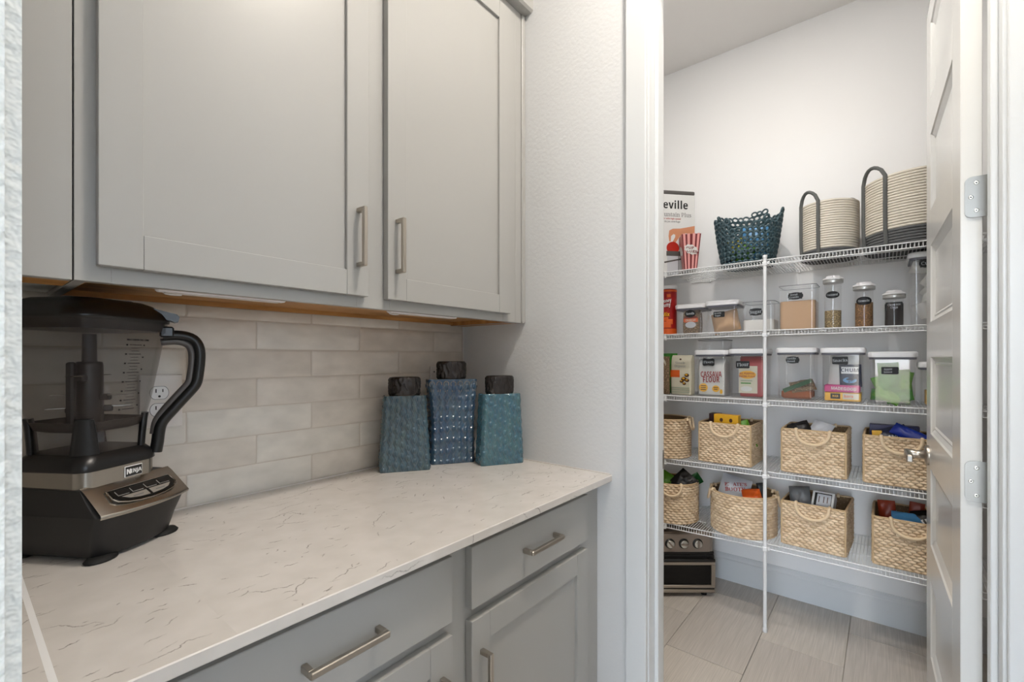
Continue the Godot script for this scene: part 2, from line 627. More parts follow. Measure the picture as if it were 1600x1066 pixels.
	m.box(Vector3(-4.7, 0, 4.1), Vector3(-1.9, 2.5, 4.2))
	m.box(Vector3(-1.9, 0, 4.1), Vector3(-1.35, 1.3, 4.2))
	struct("wall_aisle", block(Vector3(-1.0, 0, 1.62), Vector3(-0.0005, 3.04, 1.74)), M.wall_paint, "painted wall across the aisle from the counter")
	struct("wall_rear", m, M.wall_paint, "kitchen wall behind the camera with a window")
	m = MB.new()
	m.box(Vector3(-4.8, 2.6, 0.83), Vector3(-4.7, 3.04, 4.2))
	m.box(Vector3(-4.8, 0, 0.83), Vector3(-4.7, 2.6, 1.0))
	m.box(Vector3(-4.8, 0, 2.5), Vector3(-4.7, 2.6, 4.2))
	m.box(Vector3(-4.8, 0, 1.0), Vector3(-4.7, 0.1, 2.5))
	struct("wall_side", m, M.wall_paint, "kitchen wall beyond the nook with a wide tall window")


func tile_mesh(w: float, h: float, sd: int) -> ArrayMesh:     # hand made tile: soft edges, slightly wavy face
	var r := RandomNumberGenerator.new()
	r.seed = sd
	var ph := [r.randf() * 6.0, r.randf() * 6.0, r.randf() * 6.0]
	var nx := 14
	var ny := 6
	var pts := PackedVector3Array()
	for jj in ny + 1:
		for ii in nx + 1:
			var u := float(ii) / nx
			var v := float(jj) / ny
			# edges are sampled tightly
			u = 0.5 - 0.5 * cos(PI * u)
			v = 0.5 - 0.5 * cos(PI * v)
			var edge := minf(minf(u, 1 - u) * w, minf(v, 1 - v) * h)
			var z := -0.0026 + 0.0026 * smoothstep(0.0, 0.004, edge)
			z += 0.0004 * sin(u * 5.0 + ph[0]) * sin(v * 3.0 + ph[1]) * smoothstep(0, 0.01, edge)
			var wob := 0.0006 * sin(u * 9.0 + ph[2])
			pts.append(Vector3((u - 0.5) * w, (v - 0.5) * h + wob * (2.0 * v - 1.0) * 0.6, z))
	var m := MB.new()
	m.grid(pts, nx + 1, ny + 1, false)
	return m.mesh()


func base_profile(z0: float, z1: float) -> MB:
	var m := MB.new()
	var prof := PackedVector2Array([Vector2(0, 0), Vector2(-0.014, 0), Vector2(-0.014, 0.118), Vector2(-0.011, 0.124), Vector2(-0.011, 0.138), Vector2(-0.005, 0.149), Vector2(0, 0.150)])
	m.t = Transform3D(Basis.IDENTITY, Vector3(1.539, 0, 0))
	m.prism(prof, z0, z1)
	return m


# ------------------------------------------------------------------ pantry door, open into the pantry
func pantry_door() -> void:
	var w := 0.705
	var h := 2.435
	var th := 0.035
	var d := thing("door_1", "white panelled pantry door standing open into the pantry", "door")
	d.set_meta("kind", "structure")
	d.position = Vector3(0.1245, 0, 1.4635)
	d.rotation_degrees.y = 1.5
	# local x along the door away from the hinge, faces at z = 0 and z = -th
	var s := 0.118
	var tops := [2.357, 1.997, 1.637, 1.277, 0.916, 0.555]
	var ph := 0.247
	for x in [[0.0, s], [w - s, w]]:
		part(d, "stile", block(Vector3(x[0], 0.006, -th), Vector3(x[1], h, 0), 0.0012), M.door_paint)
	var edge := h
	for k in tops.size() + 1:
		var lo: float = tops[k] if k < tops.size() else 0.006
		part(d, "rail", block(Vector3(s, lo, -th), Vector3(w - s, edge, 0), 0.0), M.door_paint)
		if k < tops.size():
			edge = tops[k] - ph
	var pm := door_panel(w - 2 * s, ph, th)
	for k in tops.size():
		var o := part(d, "panel", pm, M.door_paint)
		o.position = Vector3(w / 2, tops[k] - ph / 2, -th / 2)
	for y in [2.25, 1.625, 1.004, 0.25]:
		hinge(d, y)
	# lever handle on the pantry-room face
	var rose := MB.new()
	rose.t = Transform3D(Basis(Vector3.RIGHT, -PI / 2), Vector3(w - 0.064, 0.951, -th))
	rose.lathe([Vector2(0.0325, 0.0), Vector2(0.0325, 0.006), Vector2(0.029, 0.009), Vector2(0.014, 0.011), Vector2(0.012, 0.03), Vector2(0.014, 0.034), Vector2(0.014, 0.05), Vector2(0.0, 0.05)], 28)
	var hd := part(d, "handle", rose, M.brushed_nickel, "brushed metal lever handle")
	var lv := MB.new()
	lv.box(Vector3(w - 0.064 - 0.115, 0.940, -th - 0.062), Vector3(w - 0.064 + 0.014, 0.964, -th - 0.046), 0.003)
	part(hd, "lever", lv, M.brushed_nickel)
	var en := MB.new()
	en.box(Vector3(w - 0.064 - 0.1158, 0.945, -th - 0.0585), Vector3(w - 0.064 - 0.1148, 0.959, -th - 0.0495))
	part(hd, "end_cap", en, M.hinge_metal)


func door_panel(w: float, h: float, th: float) -> ArrayMesh:
	var m := MB.new()
	for side in [1.0, -1.0]:
		m.t = Transform3D(Basis.IDENTITY if side > 0 else Basis(Vector3.UP, PI), Vector3.ZERO)
		var steps := [[0.0, 0.0], [0.004, -0.004], [0.016, -0.0095], [0.020, -0.0075], [0.026, -0.0105]]
		for k in steps.size() - 1:
			var a: Array = steps[k]
			var b: Array = steps[k + 1]
			var q := []
			for st in [a, b]:
				var hx: float = w / 2 - st[0]
				var hy: float = h / 2 - st[0]
				var z: float = th / 2 + st[1]
				q.append([Vector3(-hx, -hy, z), Vector3(hx, -hy, z), Vector3(hx, hy, z), Vector3(-hx, hy, z)])
			for i in 4:
				var i1 := (i + 1) % 4
				m.face([q[0][i], q[0][i1], q[1][i1], q[1][i]])
		var e := 0.026
		var zz := th / 2 - 0.0105
		m.face([Vector3(-w / 2 + e, -h / 2 + e, zz), Vector3(w / 2 - e, -h / 2 + e, zz), Vector3(w / 2 - e, h / 2 - e, zz), Vector3(-w / 2 + e, h / 2 - e, zz)])
	return m.mesh()


func hinge(d: Node3D, y: float) -> void:
	var m := MB.new()
	var poly := PackedVector2Array()      # leaf outline in (z, y), two rounded corners away from the pin
	var hh := 0.0445
	var r := 0.0125
	poly.append(Vector2(0.0065, -hh))
	poly.append(Vector2(0.0065, hh))
	for k in 6:
		var a := PI / 2 + PI / 2 * k / 5
		poly.append(Vector2(-0.0285 + r + cos(a) * r, hh - r + sin(a) * r))
	for k in 6:
		var a := PI + PI / 2 * k / 5
		poly.append(Vector2(-0.0285 + r + cos(a) * r, -hh + r + sin(a) * r))
	m.t = Transform3D(Basis(Vector3(0, 0, 1), Vector3(0, 1, 0), Vector3(-1, 0, 0)), Vector3(-0.001, y, 0))
	m.prism(poly, 0.0, 0.0022)
	var hg := part(d, "hinge", m, M.hinge_metal, "satin metal butt hinge")
	for k in 5:
		var b := MB.new()
		var seg := 0.089 / 5
		b.t = Transform3D(Basis.IDENTITY, Vector3(-0.0035, y - 0.0445 + seg * k, 0.0125))
		var rr0 := 0.0058 if k % 2 == 0 else 0.0054
		b.lathe([Vector2(0, 0.0003), Vector2(rr0, 0.0003), Vector2(rr0, seg - 0.0003), Vector2(0, seg - 0.0003)], 14)
		part(hg, "knuckle", b, M.hinge_metal)
	for q in [[-0.010, 0.030], [-0.0185, 0.0], [-0.010, -0.030]]:
		var s := MB.new()
		s.t = Transform3D(Basis(Vector3(0, 0, 1), PI / 2), Vector3(-0.0032, y + q[1], q[0]))
		s.lathe([Vector2(0.0042, -0.0005), Vector2(0.0042, 0.0006), Vector2(0.003, 0.001), Vector2(0.0016, 0.0008)], 12)
		s.lathe([Vector2(0.0016, 0.0008), Vector2(0.0, 0.0008)], 12)
		part(hg, "screw", s, M.screw_metal)
		var sl := MB.new()
		sl.t = Transform3D(Basis(Vector3(0, 0, 1), PI / 2), Vector3(-0.0041, y + q[1], q[0]))
		sl.lathe([Vector2(0.0015, 0.0), Vector2(0.0015, 0.0003), Vector2(0.0, 0.0003)], 8)
		part(hg, "screw_recess", sl, M.dark_slot)


# ------------------------------------------------------------------ kitchen cabinets
func shaker(parent: Node3D, lo: Vector2, hi: Vector2, z0: float, z1: float, rail := 0.058) -> MeshInstance3D:
	# a five piece door: the panel carries two stiles and two rails
	var p := part(parent, "door", block(Vector3(lo.x + rail - 0.004, lo.y + rail - 0.004, z0 + 0.003), Vector3(hi.x - rail + 0.004, hi.y - rail + 0.004, z1 - 0.0085)), M.cabinet_paint)
	for x in [[lo.x, lo.x + rail], [hi.x - rail, hi.x]]:
		part(p, "stile", block(Vector3(x[0], lo.y, z0), Vector3(x[1], hi.y, z1), 0.0011), M.cabinet_paint)
	for y in [[lo.y, lo.y + rail], [hi.y - rail, hi.y]]:
		part(p, "rail", block(Vector3(lo.x + rail + 0.0003, y[0], z0), Vector3(hi.x - rail - 0.0003, y[1], z1 - 0.0004), 0.0009), M.cabinet_paint)
	return p


func pull(parent: Node3D, at: Vector3, length: float, upright: bool) -> void:     # square bar pull, posts flush with its ends
	var m := MB.new()
	var b := Basis.IDENTITY if not upright else Basis(Vector3(0, 0, 1), PI / 2)
	m.t = Transform3D(b, at)
	var q := length / 2
	m.box(Vector3(-q, -0.0055, 0.022), Vector3(q, 0.0055, 0.032), 0.0016)
	for s in [-1.0, 1.0]:
		m.box(Vector3(s * (q - 0.005) - 0.005, -0.0055, 0.0), Vector3(s * (q - 0.005) + 0.005, 0.0055, 0.0235), 0.001)
	part(parent, "handle", m, M.brushed_nickel, "brushed nickel bar handle")


func wall_cabinets() -> void:
	var c := thing("wall_cabinet", "grey two-door shaker wall cabinet hung above the tiled backsplash", "cabinet")
	var x0 := -1.1655
	var x1 := -0.053
	var y0 := 1.397
	var y1 := 2.482
	part(c, "body", block(Vector3(x0 + 0.016, 1.4245, 0.0015), Vector3(x1 - 0.016, y1, 0.287)), M.cabinet_paint)
	for x in [[x0, x0 + 0.0155], [x1 - 0.0155, x1]]:
		part(c, "side_panel", block(Vector3(x[0], y0, 0.0015), Vector3(x[1], y1, 0.287)), M.cabinet_paint)
	part(c, "bottom_panel", block(Vector3(x0 + 0.0157, 1.412, 0.002), Vector3(x1 - 0.0157, 1.424, 0.2868)), M.maple, "bare maple underside")
	for x in [[x0 + 0.0158, x0 + 0.0172], [x1 - 0.0172, x1 - 0.0158]]:
		part(c, "edge_strip", block(Vector3(x[0], y0 + 0.0003, 0.002), Vector3(x[1], 1.412, 0.2868)), M.maple, "bare maple edge")
	part(c, "back_strip", block(Vector3(x0 + 0.0175, y0 + 0.004, 0.0022), Vector3(x1 - 0.0175, 1.412, 0.014)), M.maple, "bare maple edge")
	part(c, "front_strip", block(Vector3(x0 + 0.0175, y0 + 0.0004, 0.282), Vector3(x1 - 0.0175, 1.412, 0.2868)), M.maple, "bare maple edge")
	for x in [[x0, -1.120], [-0.666, -0.571], [-0.121, x1]]:
		part(c, "frame_stile", block(Vector3(x[0], y0, 0.2872), Vector3(x[1], y1, 0.3066), 0.0006), M.cabinet_paint)
	for y in [[y0, 1.440], [2.42, y1]]:
		for x in [[-1.120, -0.666], [-0.571, -0.121]]:
			part(c, "frame_rail", block(Vector3(x[0], y[0], 0.2872), Vector3(x[1], y[1], 0.3064)), M.cabinet_paint)
	var d := shaker(c, Vector2(-1.140, 1.4225), Vector2(-0.646, 2.441), 0.3075, 0.327)
	pull(d, Vector3(-0.675, 1.5595, 0.327), 0.139, true)
	d = shaker(c, Vector2(-0.591, 1.4225), Vector2(-0.101, 2.441), 0.3075, 0.327)
	pull(d, Vector3(-0.563, 1.5595, 0.327), 0.139, true)
	var cr := MB.new()
	cr.t = Transform3D(Basis(Vector3(0, 0, -1), Vector3(0, 1, 0), Vector3(1, 0, 0)), Vector3.ZERO)
	cr.prism(PackedVector2Array([Vector2(0, 2.483), Vector2(-0.338, 2.483), Vector2(-0.345, 2.490), Vector2(-0.345, 2.53), Vector2(-0.352, 2.545), Vector2(0, 2.545)]), -1.855, -0.0005)
	part(c, "crown_moulding", cr, M.cabinet_paint)
	var f := thing("filler_strip", "narrow grey filler strip between the wall cabinet and the doorway wall", "filler")
	part(f, "face", block(Vector3(x1 + 0.0005, y0, 0.270), Vector3(-0.020, y1, 0.3060), 0.0006), M.cabinet_paint)
	part(f, "scribe_moulding", block(Vector3(-0.0195, y0, 0.290), Vector3(-0.0005, y1, 0.3125), 0.003), M.cabinet_paint)
	part(f, "underside", block(Vector3(x1 + 0.0005, y0 + 0.001, 0.003), Vector3(-0.0008, 1.414, 0.2695)), M.maple, "bare maple underside")
	# the run turns the corner on the left
	var k := thing("corner_cabinet", "plain grey corner wall cabinet above the blender", "cabinet")
	part(k, "body", block(Vector3(-1.866, 1.412, 0.0015), Vector3(-1.1675, y1, 0.287)), M.cabinet_paint)
	part(k, "front_panel", block(Vector3(-1.866, y0 - 0.0008, 0.2872), Vector3(-1.1675, y1, 0.3066), 0.001), M.cabinet_paint)
	part(k, "bottom_rail", block(Vector3(-1.866, y0, 0.205), Vector3(-1.1675, 1.4118, 0.2868)), M.maple, "bare maple underside")
	part(k, "bottom_panel", block(Vector3(-1.866, 1.404, 0.002), Vector3(-1.1675, 1.4118, 0.2045)), M.nook_wall_paint, "pale underside")
	# two under-cabinet light bars, switched off
	for q in [[-1.052, -0.822, "white under-cabinet light bar beneath the left door of the wall cabinet"], [-0.548, -0.302, "white under-cabinet light bar beneath the right door of the wall cabinet"]]:
		var l := thing("light_bar", q[2], "light", Vector3(0, 1.412, 0), 0, "under-cabinet light bars")
		var m := MB.new()
		m.box(Vector3(q[0], -0.017, 0.258), Vector3(q[1], 0.0, 0.280), 0.003)
		part(l, "housing", m, M.white_plastic)
		m = MB.new()
		m.box(Vector3(q[0] + 0.012, -0.0185, 0.2605), Vector3(q[1] - 0.012, -0.0168, 0.2775), 0.0005)
		part(l, "diffuser", m, M.outlet_plastic)
		m = MB.new()
		m.t = Transform3D(Basis(Vector3(0, 0, 1), PI / 2), Vector3(q[0] + 0.030, -0.012, 0.254))
		m.lathe([Vector2(0, -0.014), Vector2(0.0075, -0.013), Vector2(0.0085, -0.004), Vector2(0.0085, 0.004), Vector2(0.0075, 0.013), Vector2(0, 0.014)], 14)
		part(l, "swivel_clip", m, M.white_plastic)


func base_cabinets() -> void:
	var c := thing("base_cabinet", "grey shaker base cabinet with drawers and doors under the quartz counter", "cabinet")
	var x0 := -1.2165
	var x1 := -0.0425
	part(c, "body", block(Vector3(x0, 0.10, 0.0015), Vector3(x1, 0.8935, 0.580)), M.cabinet_paint)
	part(c, "toe_kick", block(Vector3(x0, 0.0, 0.0015), Vector3(x1, 0.0995, 0.525)), M.cabinet_paint)
	for x in [[x0, -1.12], [-0.665, -0.570], [-0.122, x1]]:
		part(c, "frame_stile", block(Vector3(x[0], 0.10, 0.5805), Vector3(x[1], 0.8935, 0.600), 0.0006), M.cabinet_paint)
	for x in [[-1.12, -0.665], [-0.570, -0.122]]:
		for y in [[0.10, 0.15], [0.70, 0.75], [0.855, 0.8935]]:
			part(c, "frame_rail", block(Vector3(x[0], y[0], 0.5805), Vector3(x[1], y[1], 0.5998)), M.cabinet_paint)
	for x in [[-1.142, -0.646, -0.888], [-0.590, -0.102, -0.345]]:
		var d := part(c, "drawer", block(Vector3(x[0], 0.738, 0.6005), Vector3(x[1], 0.872, 0.620), 0.0012), M.cabinet_paint)
		pull(d, Vector3(x[2], 0.807, 0.620), 0.139, false)
	var e := shaker(c, Vector2(-1.142, 0.122), Vector2(-0.646, 0.7125), 0.6005, 0.620)
	pull(e, Vector3(-0.676, 0.573, 0.620), 0.139, true)
	e = shaker(c, Vector2(-0.590, 0.122), Vector2(-0.102, 0.7125), 0.6005, 0.620)
	pull(e, Vector3(-0.560, 0.573, 0.620), 0.139, true)
	var f := thing("filler_strip", "narrow grey filler strip between the base cabinet and the doorway wall", "filler")
	part(f, "face", block(Vector3(-0.0405, 0.0, 0.570), Vector3(-0.0005, 0.8935, 0.5965), 0.0006), M.cabinet_paint)
	var k := thing("corner_base_cabinet", "grey base cabinet under the counter's corner, hidden behind the wall end", "cabinet")
	part(k, "body", block(Vector3(-1.866, 0.0, 0.0015), Vector3(-1.2185, 0.8935, 0.826)), M.cabinet_paint)


func countertop() -> void:
	var o := thing("countertop", "white quartz countertop with thin grey veins", "countertop")
	var m := MB.new()
	m.box(Vector3(-1.2165, 0.894, 0.0005), Vector3(-0.0005, 0.914, 0.648), 0.0016)
	part(o, "slab", m, M.quartz)
	m = MB.new()
	m.box(Vector3(-1.868, 0.894, 0.0005), Vector3(-1.2172, 0.914, 0.828), 0.0016)
	part(o, "corner_slab", m, M.quartz)
	part(o, "seam", block(Vector3(-1.2205, 0.900, 0.001), Vector3(-1.2135, 0.9141, 0.6475)), M.print_white, "pale glue seam")
	m = MB.new()
	for q in [[Vector3(-1.86, 0.9135, 0.0), Vector3(-0.001, 0.9172, 0.0032)], [Vector3(-0.0032, 0.9135, 0.0), Vector3(-0.0002, 0.9172, 0.640)]]:
		m.box(q[0], q[1], 0.001)
	part(o, "caulk_line", m, M.outlet_plastic)


func outlets() -> void:
	var o := thing("wall_outlet", "white outlet plate on the tiles behind the blender handle", "outlet", Vector3(-0.981, 1.174, 0.001))
	var m := MB.new()
	m.box(Vector3(-0.041, -0.0615, 0.0), Vector3(0.041, 0.0615, 0.006), 0.002)
	part(o, "plate", m, M.outlet_plastic)
	for x in [-0.004]:
		for y in [0.0195, -0.0195]:
			m = MB.new()
			var pl := PackedVector2Array()
			for k in 24:
				var a := TAU * k / 24
				pl.append(Vector2(x + cos(a) * 0.0172, y + clampf(sin(a) * 0.0172, -0.0142, 0.0142)))
			m.prism(pl, 0.0045, 0.0068)
			var s := part(o, "receptacle", m, M.print_white)
			m = MB.new()
			m.box(Vector3(x - 0.0075, y + 0.0005, 0.0066), Vector3(x - 0.0053, y + 0.009, 0.0071))
			m.box(Vector3(x + 0.0053, y + 0.0015, 0.0066), Vector3(x + 0.0073, y + 0.0085, 0.0071))
			m.t = Transform3D(Basis(Vector3.RIGHT, PI / 2), Vector3(x, y - 0.008, 0.0066))
			m.lathe([Vector2(0.0026, 0.0), Vector2(0.0026, 0.0005), Vector2(0, 0.0005)], 10)
			part(s, "slots", m, M.dark_slot)
			m = MB.new()
			for k in 24:
				pl[k] = Vector2(x, y) + (pl[k] - Vector2(x, y)) * 1.07
			m.prism(pl, 0.0045, 0.0062)
			part(s, "gap", m, M.print_grey)
	var o2 := thing("wall_outlet", "white outlet plate on the tiles hidden behind the tallest vase", "outlet", Vector3(-0.140, 1.183, 0.001))
	m = MB.new()
	m.box(Vector3(-0.036, -0.0605, 0.0), Vector3(0.036, 0.0605, 0.006), 0.002)
	part(o2, "plate", m, M.outlet_plastic)
	m = MB.new()
	m.t = Transform3D(Basis(Vector3.RIGHT, PI / 2), Vector3(-0.018, 0.040, 0.006))
	m.lathe([Vector2(0.003, -0.001), Vector2(0.003, 0.0006), Vector2(0, 0.0006)], 10)
	part(o2, "screw", m, M.dark_slot)


# ------------------------------------------------------------------ blender on the counter
func blender() -> void:
	var o := thing("blender", "black and steel countertop blender with a clear smoky jar", "blender", Vector3(-1.120, 0.914, 0.118), 32.0)
	var m := MB.new()
	# base: a body that leans outwards up to the lip of the control panel
	var cx := 0.012
	var rings := []
	for q in [[0.074, -0.085, 0.098, 0.006], [0.079, -0.090, 0.104, 0.010], [0.084, -0.093, 0.114, 0.045], [0.090, -0.096, 0.1285, 0.082]]:
		rings.append(base_ring(q[0], q[1], q[2], q[3], cx))
	m.loft(rings, true, false)
	# shoulders: black side walls rise behind the control panel
	var up := []
	up.append(base_ring(0.090, -0.096, 0.1285, 0.082, cx))
	up.append(shoulder_ring(0.088, -0.095, cx))
	m.loft(up, false, true)
	part(o, "base", m, M.satin_black)
	for x in [-0.052, 0.076]:
		for z in [0.085, -0.075]:
			m = MB.new()
			m.t = Transform3D(Basis.IDENTITY, Vector3(x, 0, z))
			m.lathe([Vector2(0, 0.0005), Vector2(0.021, 0.0005), Vector2(0.022, 0.003), Vector2(0.017, 0.009), Vector2(0.0, 0.0095)], 20, 1.25, 0.9)
			part(o, "foot", m, M.soft_black)
	# brushed deck: a steel skin over the slope and the shelf behind it
	m = MB.new()
	var sk := []
	for k in 13:
		var a := -1.0 + 2.0 * k / 12
		var lipz := 0.131 - 0.016 * a * a
		var lx := cx + a * 0.0915
		var row := [Vector3(lx, 0.0805, lipz - 0.0005), Vector3(lx, 0.0845, lipz + 0.0012), Vector3(cx + a * 0.090, 0.088, lipz - 0.001), Vector3(cx + a * 0.088, 0.1245, 0.079), Vector3(cx + a * 0.0875, 0.1315, 0.070)]
		sk.append(row)
	var pts := PackedVector3Array()
	for jj in 5:
		for k in 13:
			pts.append(sk[k][jj])
	m.grid(pts, 13, 5, false)
	var deck := part(o, "control_deck", m, M.steel, "brushed steel control deck")
	# control pad on the slope
	var n := Vector3(0, 0.049, 0.0365).normalized()
	var along := Vector3(0, -0.0365, 0.049).normalized()
	var bs := Basis(Vector3.RIGHT, -along, n)
	var org := Vector3(cx + 0.004, 0.108, 0.1035) + n * 0.0006
	var pl := PackedVector2Array()
	pl.append(Vector2(-0.060, 0.016))
	for k in 9:
		var a := PI + PI * k / 8
		pl.append(Vector2(cos(a) * 0.062, sin(a) * 0.017 - 0.002))
	pl.append(Vector2(0.060, 0.016))
	m = MB.new()
	m.t = Transform3D(bs, org)
	m.prism(pl, -0.001, 0.0016)
	var pad := part(deck, "control_pad", m, M.button_dark, "black control pad")
	var rim := MB.new()
	rim.t = Transform3D(bs, org)
	var path := []
	for q in pl:
		path.append(Vector3(q.x * 1.06, q.y * 1.16, 0.0))
	rim.tube(path, 0.0016, 6, true)
	part(deck, "pad_rim", rim, M.steel)
	for k in 4:
		var x := -0.042 + 0.028 * k
		m = MB.new()
		m.t = Transform3D(bs, org)
		m.box(Vector3(x - 0.0115, 0.002, 0.0012), Vector3(x + 0.0115, 0.013, 0.0026), 0.0006)
		part(deck, "button", m, M.handle_grey)
		m = MB.new()
		m.t = Transform3D(bs, org)
		m.box(Vector3(x - 0.0125, 0.0008, 0.0012), Vector3(x - 0.0115, 0.011, 0.0024))
		m.box(Vector3(x - 0.0125, 0.0002, 0.0012), Vector3(x + 0.0085, 0.0012, 0.0024))
		part(deck, "button_outline", m, M.silver_line)
	for s in [-1.0, 1.0]:
		pl = PackedVector2Array([Vector2(s * 0.003, -0.003), Vector2(s * 0.050, -0.003), Vector2(s * 0.040, -0.0105), Vector2(s * 0.024, -0.0145), Vector2(s * 0.003, -0.0158)])
		m = MB.new()
		m.t = Transform3D(bs, org)
		m.prism(pl, 0.001, 0.0026)
		var b := part(deck, "button", m, M.button_silver, "silver button")
		m = MB.new()
		m.t = Transform3D(bs, org)
		m.box(Vector3(s * 0.023 - 0.010, -0.0105, 0.0026), Vector3(s * 0.023 + 0.010, -0.0085, 0.0028))
		part(b, "print", m, M.print_grey)
	# steel collar with the name plate
	m = MB.new()
	m.loft([rr(0.0735, 0.0735, 0.022, 0.126, 6), rr(0.0735, 0.0735, 0.022, 0.157, 6)], false, true)
	var col := part(o, "collar", m, M.steel, "steel collar")
	m = MB.new()
	m.box(Vector3(0.001, 0.1320, 0.0732), Vector3(0.037, 0.1525, 0.0752), 0.0006)
	part(col, "name_plate", m, M.print_white)
	m = MB.new()
	m.box(Vector3(0.0022, 0.1331, 0.0745), Vector3(0.0358, 0.1514, 0.0756), 0.0003)
	part(col, "name_plate", m, M.black_plastic)
	words(col, "NINJA", 0.0105, Vector3(0.019, 0.1422, 0.0758), M.print_white, "Droid Sans", true)
	words(col, "N", 0.0135, Vector3(0.0082, 0.1422, 0.0757), M.print_white, "Droid Sans", true)
	# black collar that carries the jar
	m = MB.new()
	m.loft([rr(0.0745, 0.0745, 0.024, 0.1575, 6), rr(0.0775, 0.0775, 0.026, 0.160, 6), rr(0.076, 0.076, 0.026, 0.174, 6), rr(0.066, 0.066, 0.026, 0.187, 6), rr(0.062, 0.062, 0.026, 0.187, 6)], true, true)
	part(o, "jar_seat", m, M.black_plastic)
	# jar
	m = MB.new()
	var jr := []
	for q in [[0.0625, 0.028, 0.187], [0.064, 0.03, 0.228], [0.070, 0.034, 0.245], [0.076, 0.036, 0.275], [0.086, 0.038, 0.35], [0.0925, 0.040, 0.402], [0.0935, 0.040, 0.408], [0.0965, 0.042, 0.410], [0.0970, 0.042, 0.428]]:
		jr.append(rr(q[0], q[0], q[1], q[2], 7))
	m.loft(jr, false, false)
	var jar := part(o, "jar", m, M.jar_plastic, "smoky clear plastic jar")
	m = MB.new()
	m.loft([rr(0.052, 0.052, 0.03, 0.224, 7), rr(0.064, 0.064, 0.03, 0.229, 7), rr(0.0685, 0.0685, 0.033, 0.2435, 7), rr(0.066, 0.066, 0.033, 0.2435, 7), rr(0.060, 0.060, 0.03, 0.232, 7), rr(0.040, 0.040, 0.03, 0.228, 7)], true, true)
	part(jar, "jar_floor", m, M.handle_grey)
	for a in 4:
		m = MB.new()
		m.t = Transform3D(Basis(Vector3.UP, PI / 4 + a * PI / 2), Vector3.ZERO)
		var rg := []
		for q in [[0.0200, 0.186, 0.077], [0.0175, 0.21, 0.0785], [0.0145, 0.238, 0.081], [0.0125, 0.250, 0.083]]:
			rg.append([Vector3(q[2] + 0.002, q[1], q[0]), Vector3(q[2] + 0.006, q[1], q[0] * 0.5), Vector3(q[2] + 0.006, q[1], -q[0] * 0.5), Vector3(q[2] + 0.002, q[1], -q[0]), Vector3(q[2] - 0.006, q[1], -q[0]), Vector3(q[2] - 0.006, q[1], q[0])])
		m.loft(rg, true, true)
		part(jar, "corner_rib", m, M.black_plastic, "black corner rib")
	m = MB.new()
	m.lathe([Vector2(0.0, 0.232), Vector2(0.021, 0.232), Vector2(0.0205, 0.345), Vector2(0.019, 0.352), Vector2(0.0115, 0.353), Vector2(0.0105, 0.405), Vector2(0.0, 0.405)], 20)
	var bl := part(jar, "blade_shaft", m, M.handle_grey)
	m = MB.new()
	m.box(Vector3(-0.038, 0.236, -0.008), Vector3(-0.028, 0.352, 0.008), 0.003)
	part(bl, "shaft_guard", m, M.satin_black)
	for q in [[0.322, 0.4], [0.285, 1.9], [0.262, -0.7]]:
		for s in 2:
			m = MB.new()
			m.t = Transform3D(Basis(Vector3.UP, q[1] + s * PI), Vector3(0, q[0], 0))
			m.box(Vector3(0.018, -0.006, -0.007), Vector3(0.034, 0.006, 0.007), 0.002)
			part(bl, "blade_hub", m, M.satin_black)
			m = MB.new()
			m.t = Transform3D(Basis(Vector3.UP, q[1] + s * PI), Vector3(0, q[0] + 0.004, 0))
			m.prism(PackedVector2Array([Vector2(0.03, -0.001), Vector2(0.062, -0.0005), Vector2(0.058, 0.0008), Vector2(0.03, 0.001)]), -0.006, 0.006)
			part(bl, "blade", m, M.steel)
	# measuring scale printed on the front face
	m = MB.new()
	for k in 22:
		var h := 0.262 + 0.0058 * k
		var zz := 0.076 + (h - 0.275) * 0.1333 + 0.0006 if h > 0.275 else 0.070 + (h - 0.245) * 0.2 + 0.0008
		var ln := 0.012 if k % 3 == 0 else 0.008
		m.box(Vector3(0.008 - ln, h, zz - 0.0002), Vector3(0.008 + ln, h + (0.0011 if k % 3 == 0 else 0.0007), zz + 0.0002))
		if k % 3 == 0:
			m.box(Vector3(-0.011, h - 0.001, zz - 0.0002), Vector3(-0.0075, h + 0.0018, zz + 0.0002))
		if k % 4 == 1:
			m.box(Vector3(0.024, h - 0.001, zz - 0.0002), Vector3(0.0265, h + 0.0016, zz + 0.0002))
	part(jar, "measuring_scale", m, M.print_black, "black measuring lines")
	words(jar, "MAX LIQUID FILL LINE", 0.0042, Vector3(0.012, 0.394, 0.0922), M.print_black, "Droid Sans", true)
	# handle, on the corner towards the wall outlet
	var hd := Vector3(0.7071, 0, 0.7071)
	var hp := []
	for q in [[0.112, 0.404], [0.130, 0.4065], [0.148, 0.4055], [0.163, 0.399], [0.1715, 0.386], [0.1745, 0.368], [0.1735, 0.345], [0.1705, 0.318], [0.1675, 0.305], [0.161, 0.294], [0.146, 0.275], [0.128, 0.252], [0.115, 0.2355], [0.108, 0.223], [0.105, 0.208], [0.103, 0.188], [0.100, 0.168]]:
		hp.append(hd * q[0] + Vector3(0, q[1], 0))
	m = MB.new()
	m.tube(smooth_path(hp, 3), 0.0135, 12, false, 0.8)
	var han := part(o, "handle", m, M.handle_grey, "charcoal loop handle")
	m = MB.new()
	var ip := []
	for q in [[0.108, 0.392], [0.130, 0.3945], [0.146, 0.392], [0.156, 0.385], [0.1605, 0.374], [0.1615, 0.36], [0.1605, 0.340], [0.158, 0.318], [0.1555, 0.308], [0.149, 0.298], [0.134, 0.279], [0.117, 0.257], [0.106, 0.240], [0.100, 0.226], [0.097, 0.205]]:
		ip.append(hd * q[0] + Vector3(0, q[1], 0))
	m.tube(smooth_path(ip, 3), 0.0075, 10)
	part(han, "grip", m, M.inner_grip, "grey inner grip")
	m = MB.new()
